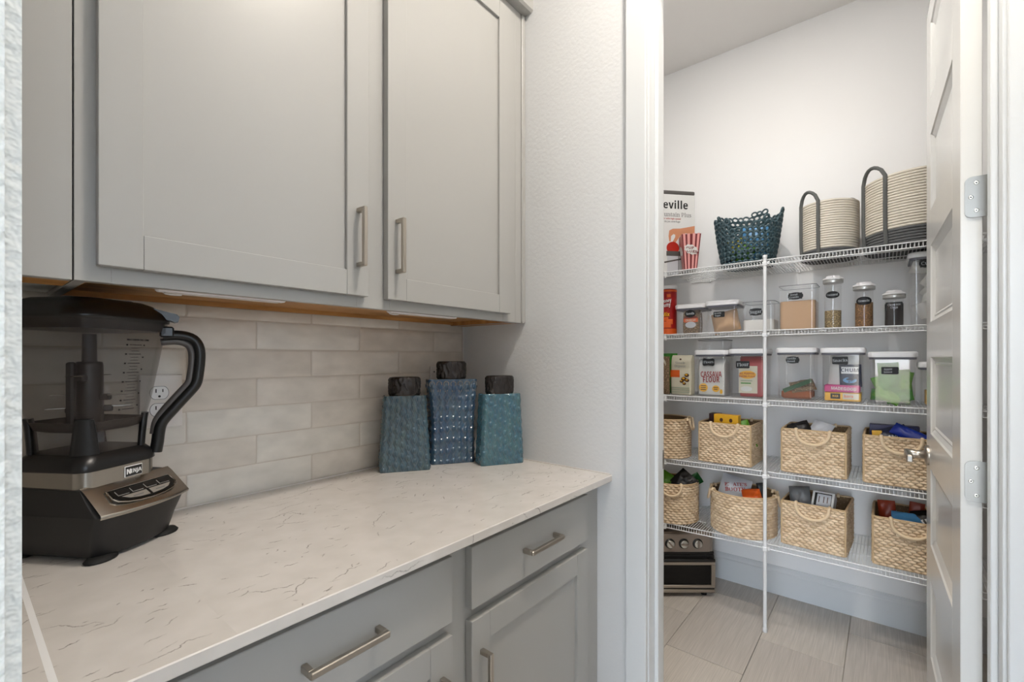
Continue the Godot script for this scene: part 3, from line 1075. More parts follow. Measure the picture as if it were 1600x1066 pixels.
	m.t = Transform3D(Basis(Vector3.UP, -PI / 4), Vector3.ZERO)
	m.box(Vector3(0.106, 0.402, -0.016), Vector3(0.130, 0.424, 0.016), 0.003)
	part(han, "latch", m, M.black_plastic)
	# lid
	m = MB.new()
	m.loft([rr(0.091, 0.091, 0.038, 0.412, 7), rr(0.0935, 0.0935, 0.040, 0.4285, 7), rr(0.099, 0.099, 0.042, 0.4290, 7), rr(0.100, 0.100, 0.042, 0.436, 7), rr(0.094, 0.094, 0.042, 0.4485, 7), rr(0.080, 0.080, 0.04, 0.4625, 7), rr(0.068, 0.068, 0.036, 0.4680, 7), rr(0.055, 0.055, 0.034, 0.4695, 7)], true, true)
	var lid := part(o, "lid", m, M.black_plastic, "glossy black lid")
	m = MB.new()
	m.t = Transform3D(Basis(Vector3.UP, -PI / 4), Vector3.ZERO)
	var lp := PackedVector2Array([Vector2(0.03, 0.462), Vector2(0.03, 0.471), Vector2(0.062, 0.470), Vector2(0.10, 0.458), Vector2(0.135, 0.449), Vector2(0.139, 0.444), Vector2(0.137, 0.434), Vector2(0.131, 0.4325), Vector2(0.124, 0.436), Vector2(0.112, 0.437), Vector2(0.108, 0.432), Vector2(0.098, 0.432)])
	m.prism(lp, -0.021, 0.021)
	part(lid, "lid_lever", m, M.black_plastic)


func base_ring(hx: float, zb: float, zf: float, y: float, cx: float) -> Array:
	var out := []
	var r := 0.02
	for k in 13:       # bowed front, from right to left seen from above means increasing angle: start at right back
		pass
	# counter-clockwise from above: right side (front to back), back, left side, front bow
	out.append(Vector3(cx + hx, y, zf - 0.030))
	out.append(Vector3(cx + hx, y, zb + r))
	out.append(Vector3(cx + hx - r, y, zb))
	out.append(Vector3(cx - hx + r, y, zb))
	out.append(Vector3(cx - hx, y, zb + r))
	out.append(Vector3(cx - hx, y, zf - 0.030))
	for k in 13:
		var a := -1.0 + 2.0 * k / 12
		var e := pow(absf(a), 6.0)
		out.append(Vector3(cx + a * hx, y, zf - 0.014 * a * a - 0.009 * e))
	return out


func shoulder_ring(hx: float, zb: float, cx: float) -> Array:
	var q := base_ring(hx, zb, 0.100, 0.130, cx)
	for k in q.size():
		var v: Vector3 = q[k]
		if k >= 6 or k == 0 or k == 5:
			q[k] = Vector3(v.x, 0.128, minf(v.z, 0.0735) if (k > 6 and k < 18) else 0.070)
	return q


func smooth_path(p: Array, sub: int) -> Array:
	var out := []
	for k in p.size() - 1:
		var a: Vector3 = p[maxi(k - 1, 0)]
		var b: Vector3 = p[k]
		var c: Vector3 = p[k + 1]
		var d: Vector3 = p[mini(k + 2, p.size() - 1)]
		for s in sub:
			out.append(b.cubic_interpolate(c, a, d, float(s) / sub))
	out.append(p[-1])
	return out


# ------------------------------------------------------------------ three glazed vases
func vases() -> void:
	# base corners on the counter: front left, front right; body height, top width, depth
	vase("short blue glazed vase nearest the tiles, with a dark neck", Vector2(-0.443, 0.079), Vector2(-0.314, 0.165), 0.239, 0.130, 0.155, 0.0655, 0.058, 0)
	vase("tallest blue glazed vase in the middle, flared top and dark neck", Vector2(-0.268, 0.119), Vector2(-0.143, 0.198), 0.287, 0.168, 0.150, 0.066, 0.060, 1)
	vase("short teal glazed vase standing against the doorway wall", Vector2(-0.176, 0.262), Vector2(-0.044, 0.336), 0.238, 0.134, 0.152, 0.066, 0.060, 2)


func vase(label: String, a: Vector2, b: Vector2, h: float, wt: float, wb: float, dep: float, nh: float, kind: int) -> void:
	var d := b - a
	var w := d.length()
	var deg := rad_to_deg(atan2(-d.y, d.x))
	var back := Vector2(d.y, -d.x).normalized() * dep * 0.5
	var mid := (a + b) / 2 + back
	var o := thing("vase", label, "vase", Vector3(mid.x, 0.914, mid.y), deg, "blue glazed vases on the counter")
	var m := MB.new()
	m.tinted = true
	var r := RandomNumberGenerator.new()
	r.seed = 70 + kind
	var nz := FastNoiseLite.new()
	nz.seed = 5 + kind
	nz.frequency = 9.0
	var tone: Array = [[Color(0.060, 0.115, 0.135), Color(0.035, 0.090, 0.14)], [Color(0.055, 0.115, 0.17), Color(0.028, 0.078, 0.17)], [Color(0.055, 0.155, 0.185), Color(0.038, 0.13, 0.20)]][kind]
	var strands := 7 if kind == 1 else 8
	var waves := 8.0 if kind == 1 else 7.0
	for side in 4:
		var broad := side % 2 == 0
		var nu := 84 if broad else 36
		var nv := 120
		var cnt := strands if broad else 3
		m.t = Transform3D(Basis(Vector3.UP, side * PI / 2), Vector3.ZERO)
		var pts := PackedVector3Array()
		var cols := []
		for jj in nv + 1:
			var v := float(jj) / nv
			var k := smoothstep(0.0, 1.0, v) if kind != 1 else (v - 0.10 * sin(PI * v * 2.0) * 0.6)
			var hw := lerpf(w, wt, k) / 2 if kind != 1 else (lerpf(w, wt, v) / 2 - 0.006 * sin(PI * v))
			var hd := dep / 2 * (1.0 if kind == 1 else lerpf(1.0, 0.86, v))
			var ex := hw if broad else hd
			var ez := hd if broad else hw
			for ii in nu + 1:
				var u := float(ii) / nu
				# pairs of ridges that part and meet again
				var best := 0.0
				var drop := 0.0
				var s := u * cnt
				for q in [floor(s) - 1, floor(s), floor(s) + 1]:
					for sg in [-1.0, 1.0]:
						var phase: float = v * waves * TAU + q * (PI * 0.55 if kind != 1 else 0.0) + 0.5 * sin(v * 5.0 + q)
						var centre: float = q + 0.5 + sg * (0.25 + 0.19 * sin(phase))
						best = maxf(best, 1.0 - absf(s - centre) / 0.15)
						var half: float = 0.25 + 0.19 * sin(phase)
						drop = maxf(drop, smoothstep(0.0, 1.0, 1.0 - absf(s - q - 0.5) / (half + 0.06)) * smoothstep(0.16, 0.44, half))
				var rim := smoothstep(0.0, 0.03, minf(u, 1 - u)) * smoothstep(0.0, 0.015, minf(v, 1 - v))
				var ridge := smoothstep(0.0, 1.0, best) * rim
				var edge := minf(u, 1 - u) * ex * 2
				var rnd := 0.004 * pow(clampf(1.0 - edge / 0.007, 0, 1), 2.0)
				pts.append(Vector3((u - 0.5) * 2 * ex * (1.0 - 0.0), v * h, ez - rnd + 0.0022 * ridge + (0.0058 if kind == 1 else 0.0045) * drop * rim + 0.0008 * nz.get_noise_3d(u * 0.9, v * 1.4, side)))
				var mixv := clampf(0.5 + 0.9 * nz.get_noise_3d(u * 0.5 + side, v * 0.4, 3.0), 0, 1)
				var c: Color = tone[0].lerp(tone[1], mixv)
				var worn := clampf(ridge * 1.3 - 0.55, 0, 1) * (0.30 + 0.25 * nz.get_noise_3d(u * 2, v * 2, 9.0))
				c = c.lerp(Color(0.16, 0.15, 0.13), clampf(worn, 0, 0.6))
				cols.append(c)
		m.grid(pts, nu + 1, nv + 1, false, cols)
	m.t = Transform3D.IDENTITY
	m.col = tone[0]
	var hd1 := dep / 2 * (1.0 if kind == 1 else 0.86)
	m.box(Vector3(-wt / 2 + 0.002, h - 0.006, -hd1 + 0.002), Vector3(wt / 2 - 0.002, h + 0.0005, hd1 - 0.002), 0.002)
	m.box(Vector3(-w / 2 + 0.002, 0.0, -dep / 2 + 0.002), Vector3(w / 2 - 0.002, 0.004, dep / 2 - 0.002))
	part(o, "body", m, M.vase_glaze)
	if kind == 1:      # looped cord relief along the top edge
		var lm := MB.new()
		lm.tinted = true
		lm.col = Color(0.20, 0.20, 0.19)
		for k in 7:
			var cxk := (k - 3) * wt / 7.0
			var path := []
			for q in 15:
				var a2 := -0.35 * PI + 1.7 * PI * q / 14.0
				path.append(Vector3(cxk + cos(a2) * 0.0085, h - 0.016 + sin(a2) * 0.0095, dep / 2 + 0.0006))
			path.push_front(Vector3(cxk + 0.0035, h - 0.042, dep / 2 + 0.0006))
			path.push_back(Vector3(cxk - 0.0035, h - 0.042, dep / 2 + 0.0006))
			lm.tube(path, 0.0014, 6)
		part(o, "loop_relief", lm, M.vase_glaze)
	# neck
	var nr := 0.0475 if kind != 1 else 0.048
	var seg := 72
	var np := PackedVector3Array()
	var nvv := 18
	for jj in nvv + 1:
		var v := float(jj) / nvv
		for ii in seg:
			var a3 := TAU * ii / seg
			var s2 := float(ii) / seg * 14.0
			var best2 := 0.0
			for q in [floor(s2), floor(s2) + 1]:
				for sg in [-1.0, 1.0]:
					best2 = maxf(best2, 1.0 - absf(s2 - (q + sg * (0.2 + 0.2 * sin(v * 7.0 + q * 2.0 + kind)))) / 0.30)
			var rad := nr + 0.0045 * smoothstep(0, 1, best2) * smoothstep(0, 0.1, minf(v, 1 - v))
			np.append(Vector3(cos(a3) * rad, h + v * nh, -sin(a3) * rad * 0.62))
	var nm := MB.new()
	nm.grid(np, seg, nvv + 1, true)
	nm.lathe([Vector2(nr, h + nh), Vector2(nr - 0.002, h + nh + 0.0015), Vector2(nr - 0.006, h + nh), Vector2(nr - 0.008, h + nh - 0.02), Vector2(0, h + nh - 0.025)], 36, 1.0, 0.62)
	part(o, "neck", nm, M.bronze_glaze, "dark bronze glazed neck")


# ------------------------------------------------------------------ wire shelves
func shelf_y(i: int, z: float) -> float:
	return shelf_top[i] - 0.003 - shelf_drop[i] * clampf((0.864 - z) / 0.474, 0.0, 1.5)


func shelves() -> void:
	var where := ["topmost white wire shelf, carrying the bowl and rope baskets", "second white wire shelf from the top, carrying sugar and canisters", "middle white wire shelf, carrying the lidded flour and snack bins", "fourth white wire shelf from the top, under the upper row of seagrass baskets", "lowest white wire shelf, above the toaster oven"]
	for i in 5:
		var o := thing("wire_shelf", where[i], "shelf", Vector3.ZERO, 0, "white wire pantry shelves")
		var m := MB.new()
		var z := 0.400
		while z < 1.775:
			var y := shelf_y(i, z)
			m.tube([Vector3(1.535, y, z), Vector3(1.124, y, z), Vector3(1.1200, y - 0.004, z), Vector3(1.1195, y - 0.0245, z)], 0.00150, 5, false, 1.0, false)
			z += 0.0127
		var dw := part(o, "deck_wires", m, M.wire_coat)
		dw.set_meta("kind", "stuff")
		for q in [[1.1178, 0.0, 0.0027], [1.1172, -0.0225, 0.0027], [1.255, -0.0035, 0.0024], [1.400, -0.0035, 0.0024], [1.533, -0.003, 0.0026]]:
			m = MB.new()
			m.tube([Vector3(q[0], shelf_y(i, 0.395) + q[1], 0.395), Vector3(q[0], shelf_y(i, 0.864) + q[1], 0.864), Vector3(q[0], shelf_y(i, 1.776) + q[1], 1.776)], q[2], 7)
			part(o, "rod", m, M.wire_coat)
		m = MB.new()
		m.box(Vector3(1.108, shelf_y(i, 0.39) - 0.030, 0.386), Vector3(1.126, shelf_y(i, 0.39) + 0.004, 0.398), 0.002)
		part(o, "corner_clip", m, M.wire_coat)
		for zz in [0.50, 0.95, 1.40]:
			m = MB.new()
			m.box(Vector3(1.526, shelf_y(i, zz) - 0.012, zz - 0.006), Vector3(1.5388, shelf_y(i, zz) + 0.006, zz + 0.006), 0.002)
			part(o, "wall_clip", m, M.wire_coat)
		# the return along the left wall
		var s := thing("wire_shelf", ["topmost", "second", "middle", "fourth", "lowest"][i] + " white wire shelf of the left wall, mostly behind the door jamb", "shelf", Vector3.ZERO, 0, "white wire pantry shelves")
		m = MB.new()
		var x := 0.16
		var yl := shelf_y(i, 0.39)
		while x < 1.53:
			m.tube([Vector3(x, yl, 0.004), Vector3(x, yl, 0.384), Vector3(x, yl - 0.004, 0.389), Vector3(x, yl - 0.0245, 0.3895)] if x < 1.10 else [Vector3(x, yl, 0.004), Vector3(x, yl, 0.389)], 0.0015, 5, false, 1.0, false)
			x += 0.0127
		dw = part(s, "deck_wires", m, M.wire_coat)
		dw.set_meta("kind", "stuff")
		for q in [[0.3905, 0.0], [0.20, -0.0035], [0.006, -0.003]]:
			m = MB.new()
			m.tube([Vector3(0.15, yl + q[1], q[0]), Vector3(1.53 if q[0] < 0.3 else 1.108, yl + q[1], q[0])], 0.0026, 7)
			part(s, "rod", m, M.wire_coat)
		m = MB.new()
		m.tube([Vector3(0.15, yl - 0.0225, 0.3912), Vector3(1.108, yl - 0.0225, 0.3912)], 0.0027, 7)
		part(s, "rod", m, M.wire_coat)
	var p := thing("shelf_post", "thin white support post in front of the wire shelves", "post", Vector3(1.1065, 0, 0.866))
	var m := MB.new()
	m.lathe([Vector2(0.0, 0.004), Vector2(0.0078, 0.004), Vector2(0.0078, 1.748), Vector2(0.0, 1.748)], 20)
	part(p, "pole", m, M.wire_coat)
	m = MB.new()
	m.lathe([Vector2(0.0, 0.0), Vector2(0.0098, 0.0), Vector2(0.0098, 0.016), Vector2(0.008, 0.02)], 20)
	part(p, "foot_cap", m, M.wire_coat)
	m = MB.new()
	m.lathe([Vector2(0.0082, 1.738), Vector2(0.0098, 1.741), Vector2(0.0098, 1.752), Vector2(0.0, 1.755)], 20)
	part(p, "top_cap", m, M.wire_coat)
	for i in 5:
		m = MB.new()
		var y: float = shelf_top[i] - 0.003
		m.box(Vector3(-0.0105, y - 0.031, -0.0105), Vector3(0.0085, y - 0.010, 0.0105), 0.003)
		m.box(Vector3(-0.004, y - 0.026, 0.0105), Vector3(0.006, y - 0.010, 0.0185), 0.002)
		part(p, "clip", m, M.wire_coat)


# ------------------------------------------------------------------ woven baskets
func weave(out: MB, ring: Array, h: float, rows: int, seg_len: float, depth: float, sd: int, taper := 0.0) -> void:
	# ring: closed outline [point, normal, distance along]; strands dive behind hidden stakes, staggered from row to row
	var r := RandomNumberGenerator.new()
	r.seed = sd
	var tones := []
	for k in 997:
		tones.append(Color(0.60, 0.44, 0.28).lerp(Color(0.82, 0.66, 0.47), r.randf()))
	var nv := rows * 4
	var w := ring.size()
	var pts := PackedVector3Array()
	var cols := PackedColorArray()
	for j in nv + 1:
		var row := mini(j / 4, rows - 1)
		var f := (j - row * 4) / 4.0
		var bulge := pow(sin(PI * f), 0.7) if f > 0.0 and f < 1.0 else 0.0
		for i in w:
			var s: float = ring[i][2] / seg_len + (0.5 if row % 2 else 0.0)
			var dive := pow(absf(sin(PI * s)), 0.5)
			var slant := 0.0012 * sin(TAU * s)
			var q: Vector3 = ring[i][0] * (1.0 + taper * (float(j) / nv - 0.5)) + ring[i][1] * (depth * bulge * (-0.35 + 1.35 * dive))
			q.y = h * float(j) / nv + slant * bulge
			pts.append(q)
			cols.append(tones[(int(floor(s)) * 131 + row * 57) % 997])
	out.tinted = true
	out.grid(pts, w, nv + 1, true, cols)


func outline(hx: float, hz: float, r: float, n: int) -> Array:     # rounded rectangle, evenly stepped
	var raw := rr(hx, hz, r, 0.0, 8)
	var length := 0.0
	var acc := [0.0]
	for k in raw.size():
		length += raw[k].distance_to(raw[(k + 1) % raw.size()])
		acc.append(length)
	var out := []
	var k := 0
	for i in n:
		var d := length * i / n
		while acc[k + 1] < d:
			k += 1
		var a: Vector3 = raw[k]
		var b: Vector3 = raw[(k + 1) % raw.size()]
		var f: float = (d - acc[k]) / maxf(acc[k + 1] - acc[k], 1e-6)
		var t := (b - a).normalized() if a.distance_to(b) > 1e-6 else Vector3.RIGHT
		out.append([a.lerp(b, f), Vector3(-t.z, 0, t.x), d, length])
	return out


func rope_loop(m: MB, a: Vector3, b: Vector3, drop: float, r: float, out: Vector3) -> void:
	var path := []
	for k in 15:
		var u := float(k) / 14
		var g := PI * u
		path.append(a.lerp(b, 0.5 - 0.5 * cos(g)) + Vector3(0, -drop * pow(sin(g), 0.8), 0) + out * (0.4 + 0.6 * sin(g)))
	m.tube(path, r, 8)


func rect_basket(label: String) -> Node3D:
	var o := thing("woven_basket", label, "basket", Vector3.ZERO, -90, "seagrass baskets on the lower shelves")
	var w := 0.250
	var d := 0.275
	var h := 0.200
	var ol := outline(w / 2 - 0.005, d / 2 - 0.005, 0.012, 304)
	var sl: float = ol[0][3] / 38.0
	var m := MB.new()
	weave(m, ol, h, 18, sl, 0.0085, 9)
	part(o, "woven_wall", m, M.seagrass).set_meta("kind", "stuff")
	m = MB.new()
	m.loft([rr(w / 2 - 0.007, d / 2 - 0.007, 0.012, h - 0.002), rr(w / 2 - 0.007, d / 2 - 0.007, 0.012, 0.006), rr(0.01, 0.01, 0.005, 0.005)], false, true)
	part(o, "lining", m, M.seagrass_inside)
	m = MB.new()
	m.loft([rr(w / 2 - 0.004, d / 2 - 0.004, 0.012, 0.0), rr(w / 2 - 0.002, d / 2 - 0.002, 0.012, 0.005)], true, true)
	part(o, "base", m, M.seagrass_plain)
	m = MB.new()
	m.tube(rr(w / 2 - 0.004, d / 2 - 0.004, 0.012, h, 4), 0.0042, 7, true)
	for sx in [-1.0, 1.0]:
		for sz in [-1.0, 1.0]:
			m.tube([Vector3(sx * (w / 2 - 0.0035), 0.004, sz * (d / 2 - 0.0035)), Vector3(sx * (w / 2 - 0.0035), h, sz * (d / 2 - 0.0035))], 0.0036, 6)
	part(o, "rim", m, M.seagrass_plain)
	for s in [1.0, -1.0]:
		m = MB.new()
		rope_loop(m, Vector3(-0.064, h + 0.002, s * (d / 2 + 0.001)), Vector3(0.064, h + 0.002, s * (d / 2 + 0.001)), 0.064, 0.0068, Vector3(0, 0, s * 0.008))
		for x in [-0.064, 0.064]:
			m.tube([Vector3(x, h - 0.006, s * (d / 2 + 0.002)), Vector3(x, h + 0.005, s * (d / 2 - 0.002)), Vector3(x, h + 0.004, s * (d / 2 - 0.010)), Vector3(x, h - 0.008, s * (d / 2 - 0.013))], 0.0066, 7)
		part(o, "handle", m, M.rope_handle, "twisted cream rope handle")
	return o


func round_basket(label: String, r: float, h: float, rows: int, loops: Array) -> Node3D:
	var o := thing("woven_basket", label, "basket", Vector3.ZERO, -90, "seagrass baskets on the lower shelves")
	var n := 260
	var ol := []
	var per := TAU * r
	for k in n:
		var a := TAU * k / n
		ol.append([Vector3(cos(a) * (r - 0.005), 0, -sin(a) * (r - 0.005)), Vector3(cos(a), 0, -sin(a)), per * k / n])
	var m := MB.new()
	weave(m, ol, h, rows, per / round(per / 0.029), 0.0085, int(r * 1000))
	part(o, "woven_wall", m, M.seagrass).set_meta("kind", "stuff")
	m = MB.new()
	m.loft([cc(r - 0.007, h - 0.002, 40), cc(r - 0.007, 0.006, 40), cc(0.01, 0.005, 40)], false, true)
	part(o, "lining", m, M.seagrass_inside)
	m = MB.new()
	m.loft([cc(r - 0.004, 0.0, 40), cc(r - 0.002, 0.005, 40)], true, true)
	part(o, "base", m, M.seagrass_plain)
	m = MB.new()
	m.tube(cc(r - 0.004, h, 48), 0.0042, 7, true)
	part(o, "rim", m, M.seagrass_plain)
	for deg in loops:
		m = MB.new()
		var a := deg_to_rad(deg)
		var hw := 0.052 / r
		var pa := Vector3(sin(a - hw) * (r + 0.002), h + 0.002, cos(a - hw) * (r + 0.002))
		var pb := Vector3(sin(a + hw) * (r + 0.002), h + 0.002, cos(a + hw) * (r + 0.002))
		rope_loop(m, pa, pb, 0.058, 0.0066, Vector3(sin(a), 0, cos(a)) * 0.020)
		for q in [pa, pb]:
			var i: Vector3 = Vector3(q.x, 0, q.z).normalized()
			m.tube([q - Vector3(0, 0.008, 0), q + Vector3(0, 0.003, 0) - i * 0.004, q + Vector3(0, 0.002, 0) - i * 0.012, q - Vector3(0, 0.01, 0) - i * 0.015], 0.0064, 7)
		part(o, "handle", m, M.rope_handle, "twisted cream rope handle")
	return o


func copy_of(src: Node3D, label: String) -> Node3D:
	var o: Node3D = src.duplicate()
	o.name = numbered("woven_basket")
	add_child(o)
	o.set_meta("label", label)
	return o


# a filled packet: two bulging faces meeting in flat crimped ends
func packet(w: float, h: float, t: float, sd: int, crumple := 0.003) -> MB:
	var m := MB.new()
	var nz := FastNoiseLite.new()
	nz.seed = sd
	nz.frequency = 22.0
	var k := 14
	for side in [1.0, -1.0]:
		var pts := PackedVector3Array()
		for j in k + 1:
			for i in k + 1:
				var u := 2.0 * i / k - 1.0
				var v := 2.0 * j / k - 1.0
				var b := pow(maxf(1.0 - pow(absf(u), 3.0), 0.0), 0.7) * pow(maxf(1.0 - pow(absf(v) * 1.06, 4.0), 0.0), 0.7)
				var x := u * w / 2 * (1.0 - 0.05 * b)
				var y := v * h / 2
				pts.append(Vector3(x * side, y, side * (t / 2 * b + 0.0006) + crumple * nz.get_noise_2d(x * side, y) * (0.3 + b)))
		m.grid(pts, k + 1, k + 1, false)
	return m


func pack(called: String, label: String, category: String, at: Vector3, rot: Vector3, w: float, h: float, t: float, material: Material, sd := 1, crumple := 0.003, group := "") -> Node3D:
	var o := thing(called, label, category, at, 0, group)
	o.rotation_degrees = rot
	part(o, "packet", packet(w, h, t, sd, crumple), material)
	return o


func print_patch(o: Node3D, called: String, w: float, h: float, at: Vector3, material: Material, round_ := false) -> MeshInstance3D:
	var m := MB.new()
	var pl := PackedVector2Array()
	if round_:
		for k in 24:
			pl.append(Vector2(cos(TAU * k / 24) * w / 2, sin(TAU * k / 24) * h / 2))
	else:
		pl = PackedVector2Array([Vector2(-w / 2, -h / 2), Vector2(w / 2, -h / 2), Vector2(w / 2, h / 2), Vector2(-w / 2, h / 2)])
	m.t = Transform3D(Basis.IDENTITY, at)
	m.prism(pl, 0.0, 0.0006)
	return part(o, called, m, material)


func carton(called: String, label: String, at: Vector3, rot: Vector3, size: Vector3, material: Material, group := "") -> Node3D:
	var o := thing(called, label, "box", at, 0, group)
	o.rotation_degrees = rot
	part(o, "carton", block(-size / 2, size / 2, 0.0015), material)
	return o


func baskets() -> void:
	var y4: float = shelf_top[3]
	var y5: float = shelf_top[4]
	var a := rect_basket("rectangular seagrass basket holding the yellow box, fourth shelf")
	a.position = Vector3(1.150 + 0.1375, shelf_y(3, 0.68) + 0.003, 0.679)
	a.rotation_degrees = Vector3(0, -91.5, 0)
	var b := copy_of(a, "rectangular seagrass basket with black and white packets, right of the post on the fourth shelf")
	b.position = Vector3(1.155 + 0.1375, y4, 1.048)
	b.rotation_degrees = Vector3(0, -90.5, 0)
	var c := copy_of(a, "rectangular seagrass basket full of blue snack bags, beside the door lever")
	c.position = Vector3(1.160 + 0.1375, y4, 1.351)
	c.rotation_degrees = Vector3(0, -90, 0)
	var d := copy_of(a, "rectangular seagrass basket with a white carton, right of the post on the lowest shelf")
	d.position = Vector3(1.155 + 0.1375, y5, 1.053)
	d.rotation_degrees = Vector3(0, -93, 0)
	var e := copy_of(a, "rectangular seagrass basket with orange packets at the right end of the lowest shelf")
	e.position = Vector3(1.156 + 0.1375, y5, 1.382)
	e.rotation_degrees = Vector3(0, -90, 0)
	var f := round_basket("round seagrass basket at the left end of the fourth shelf, no bags showing", 0.125, 0.205, 16, [100, -80])
	f.position = Vector3(1.222, shelf_y(3, 0.39) + 0.003, 0.362)
	var g := round_basket("round seagrass basket with green and black bags above the toaster oven", 0.127, 0.207, 16, [14, 194])
	g.position = Vector3(1.232, shelf_y(4, 0.39) + 0.003, 0.396)
	var h := round_basket("large round seagrass basket with two side handles, on the lowest shelf behind the post", 0.150, 0.197, 15, [-90, 90])
	h.position = Vector3(1.252, shelf_y(4, 0.74) + 0.003, 0.742)
	h.rotation_degrees.y = -78
	# contents: fourth shelf
	var k := carton("snack_box", "yellow snack box standing in the basket left of the post", Vector3(1.230, y4 + 0.156, 0.672), Vector3(0, -94, 0), Vector3(0.118, 0.165, 0.045), M.pack_mustard)
	print_patch(k, "side_print", 0.04, 0.15, Vector3(-0.0596, 0, 0.0), M.pack_maroon).rotation_degrees.y = -90
	for x in [-0.022, 0.024]:
		print_patch(k, "print", 0.016, 0.02, Vector3(x, 0.055, 0.0226), M.pack_brown, true)
		print_patch(k, "print", 0.014, 0.018, Vector3(x, 0.025, 0.0226), M.pack_yellow)
	carton("snack_box", "dark maroon box beside the yellow box in the basket", Vector3(1.285, y4 + 0.15, 0.60), Vector3(0, -90, 0), Vector3(0.05, 0.17, 0.06), M.pack_maroon)
	pack("snack_bag", "bright green bag at the right of the yellow box's basket", "bag", Vector3(1.25, y4 + 0.145, 0.762), Vector3(-12, -70, 18), 0.05, 0.14, 0.03, M.pack_lime, 3, 0.006)
	pack("snack_bag", "black bag at the left of the black and white packets' basket", "bag", Vector3(1.25, y4 + 0.172, 0.99), Vector3(-42, -95, 28), 0.10, 0.13, 0.03, M.pack_black, 5, 0.01)
	k = pack("snack_bag", "silver white bag with a yellow corner, fourth shelf basket right of post", "bag", Vector3(1.255, y4 + 0.170, 1.055), Vector3(-38, -92, -20), 0.085, 0.15, 0.025, M.pack_silver_bag, 7, 0.006)
	print_patch(k, "print", 0.06, 0.035, Vector3(0.005, -0.045, 0.0135), M.pack_yellow)
	carton("snack_box", "violet box at the back of the blue bags' basket", Vector3(1.36, y4 + 0.155, 1.33), Vector3(0, -90, 0), Vector3(0.17, 0.15, 0.05), M.pack_violet)
	carton("snack_box", "small yellow packet in the blue bags' basket", Vector3(1.27, y4 + 0.160, 1.275), Vector3(-15, -90, 4), Vector3(0.035, 0.10, 0.03), M.pack_yellow)
	k = pack("snack_bag", "navy blue bag with white letters in the basket beside the door lever", "bag", Vector3(1.262, y4 + 0.176, 1.335), Vector3(-40, -90, 24), 0.120, 0.135, 0.03, M.pack_navy, 9, 0.004)
	words(k, "GIMME", 0.024, Vector3(0.005, 0.010, 0.0165), M.print_white, "Droid Sans", true)
	words(k, "SNACKS", 0.022, Vector3(0.008, -0.022, 0.0165), M.print_white, "Droid Sans", true)
	pack("snack_bag", "bright blue bag leaning in the basket beside the door lever", "bag", Vector3(1.245, y4 + 0.198, 1.400), Vector3(-35, -90, 62), 0.055, 0.17, 0.03, M.pack_blue, 10, 0.004)
	# contents: lowest shelf
	pack("snack_bag", "green bag in the round basket above the toaster oven", "bag", Vector3(1.215, y5 + 0.185, 0.365), Vector3(-30, -75, 60), 0.09, 0.12, 0.03, M.pack_lime, 12, 0.006)
	pack("snack_bag", "black bag poking out of the round basket above the toaster oven", "bag", Vector3(1.215, y5 + 0.185, 0.445), Vector3(-32, -80, -38), 0.11, 0.14, 0.03, M.pack_black, 13, 0.012)
	pack("snack_bag", "dark green bag corner at the right of the toaster oven's basket", "bag", Vector3(1.275, y5 + 0.185, 0.475), Vector3(-20, -60, -60), 0.06, 0.12, 0.02, M.pack_deep_green, 14, 0.008)
	k = pack("snack_bag", "puffy white snack bag with red lettering in the large round basket", "bag", Vector3(1.245, y5 + 0.182, 0.700), Vector3(-30, -76, -14), 0.14, 0.16, 0.05, M.pack_silver_bag, 15, 0.007)
	words(k, "PIRATE'S", 0.022, Vector3(0.0, 0.030, 0.026), M.pack_red, "Droid Serif", true, 18)
	words(k, "BOOTY", 0.026, Vector3(0.004, 0.004, 0.0275), M.pack_red, "Droid Serif", true, 18)
	pack("snack_bag", "orange brown snack bag in the large round basket", "bag", Vector3(1.215, y5 + 0.180, 0.790), Vector3(-58, -80, 12), 0.085, 0.10, 0.03, M.pack_orange, 16, 0.006)
	pack("snack_bag", "black striped wrapper upright in the large round basket", "bag", Vector3(1.27, y5 + 0.180, 0.825), Vector3(-8, -85, 12), 0.035, 0.12, 0.015, M.pack_black, 17, 0.004)
	pack("snack_bag", "crumpled grey bag in the basket beside the white carton", "bag", Vector3(1.240, y5 + 0.195, 0.990), Vector3(-25, -95, 10), 0.085, 0.13, 0.045, M.pack_grey, 18, 0.016)
	k = carton("snack_box", "white carton lying tilted in the lowest shelf basket", Vector3(1.24, y5 + 0.185, 1.080), Vector3(-38, -96, 0), Vector3(0.085, 0.115, 0.055), M.carton_white)
	print_patch(k, "print", 0.066, 0.062, Vector3(0, 0.018, 0.0276), M.print_black)
	print_patch(k, "print", 0.054, 0.056, Vector3(0.004, 0.016, 0.0282), M.pack_silver_bag)
	for q in [-0.014, 0.004, 0.018]:
		print_patch(k, "print", 0.003, 0.03, Vector3(q, 0.018, 0.0289), M.pack_brown)
	pack("snack_bag", "rust orange packet upright at the left of the lowest right basket", "bag", Vector3(1.28, y5 + 0.165, 1.310), Vector3(-6, -95, 6), 0.06, 0.16, 0.025, M.pack_rust, 20, 0.006)
	pack("snack_bag", "second rust orange packet standing behind the black bag", "bag", Vector3(1.30, y5 + 0.165, 1.40), Vector3(-4, -92, -4), 0.05, 0.17, 0.02, M.pack_rust, 21, 0.004)
	pack("snack_bag", "shiny light blue bag in the lowest right basket", "bag", Vector3(1.232, y5 + 0.186, 1.37), Vector3(-62, -90, 0), 0.10, 0.09, 0.03, M.pack_sky, 22, 0.006)
	k = pack("snack_bag", "black bag with white letters in the lowest right basket", "bag", Vector3(1.245, y5 + 0.185, 1.435), Vector3(-38, -90, 16), 0.085, 0.11, 0.025, M.pack_black, 23, 0.004)
	words(k, "KIND", 0.036, Vector3(0, 0.0, 0.0135), M.print_white, "Droid Sans", true, 12)


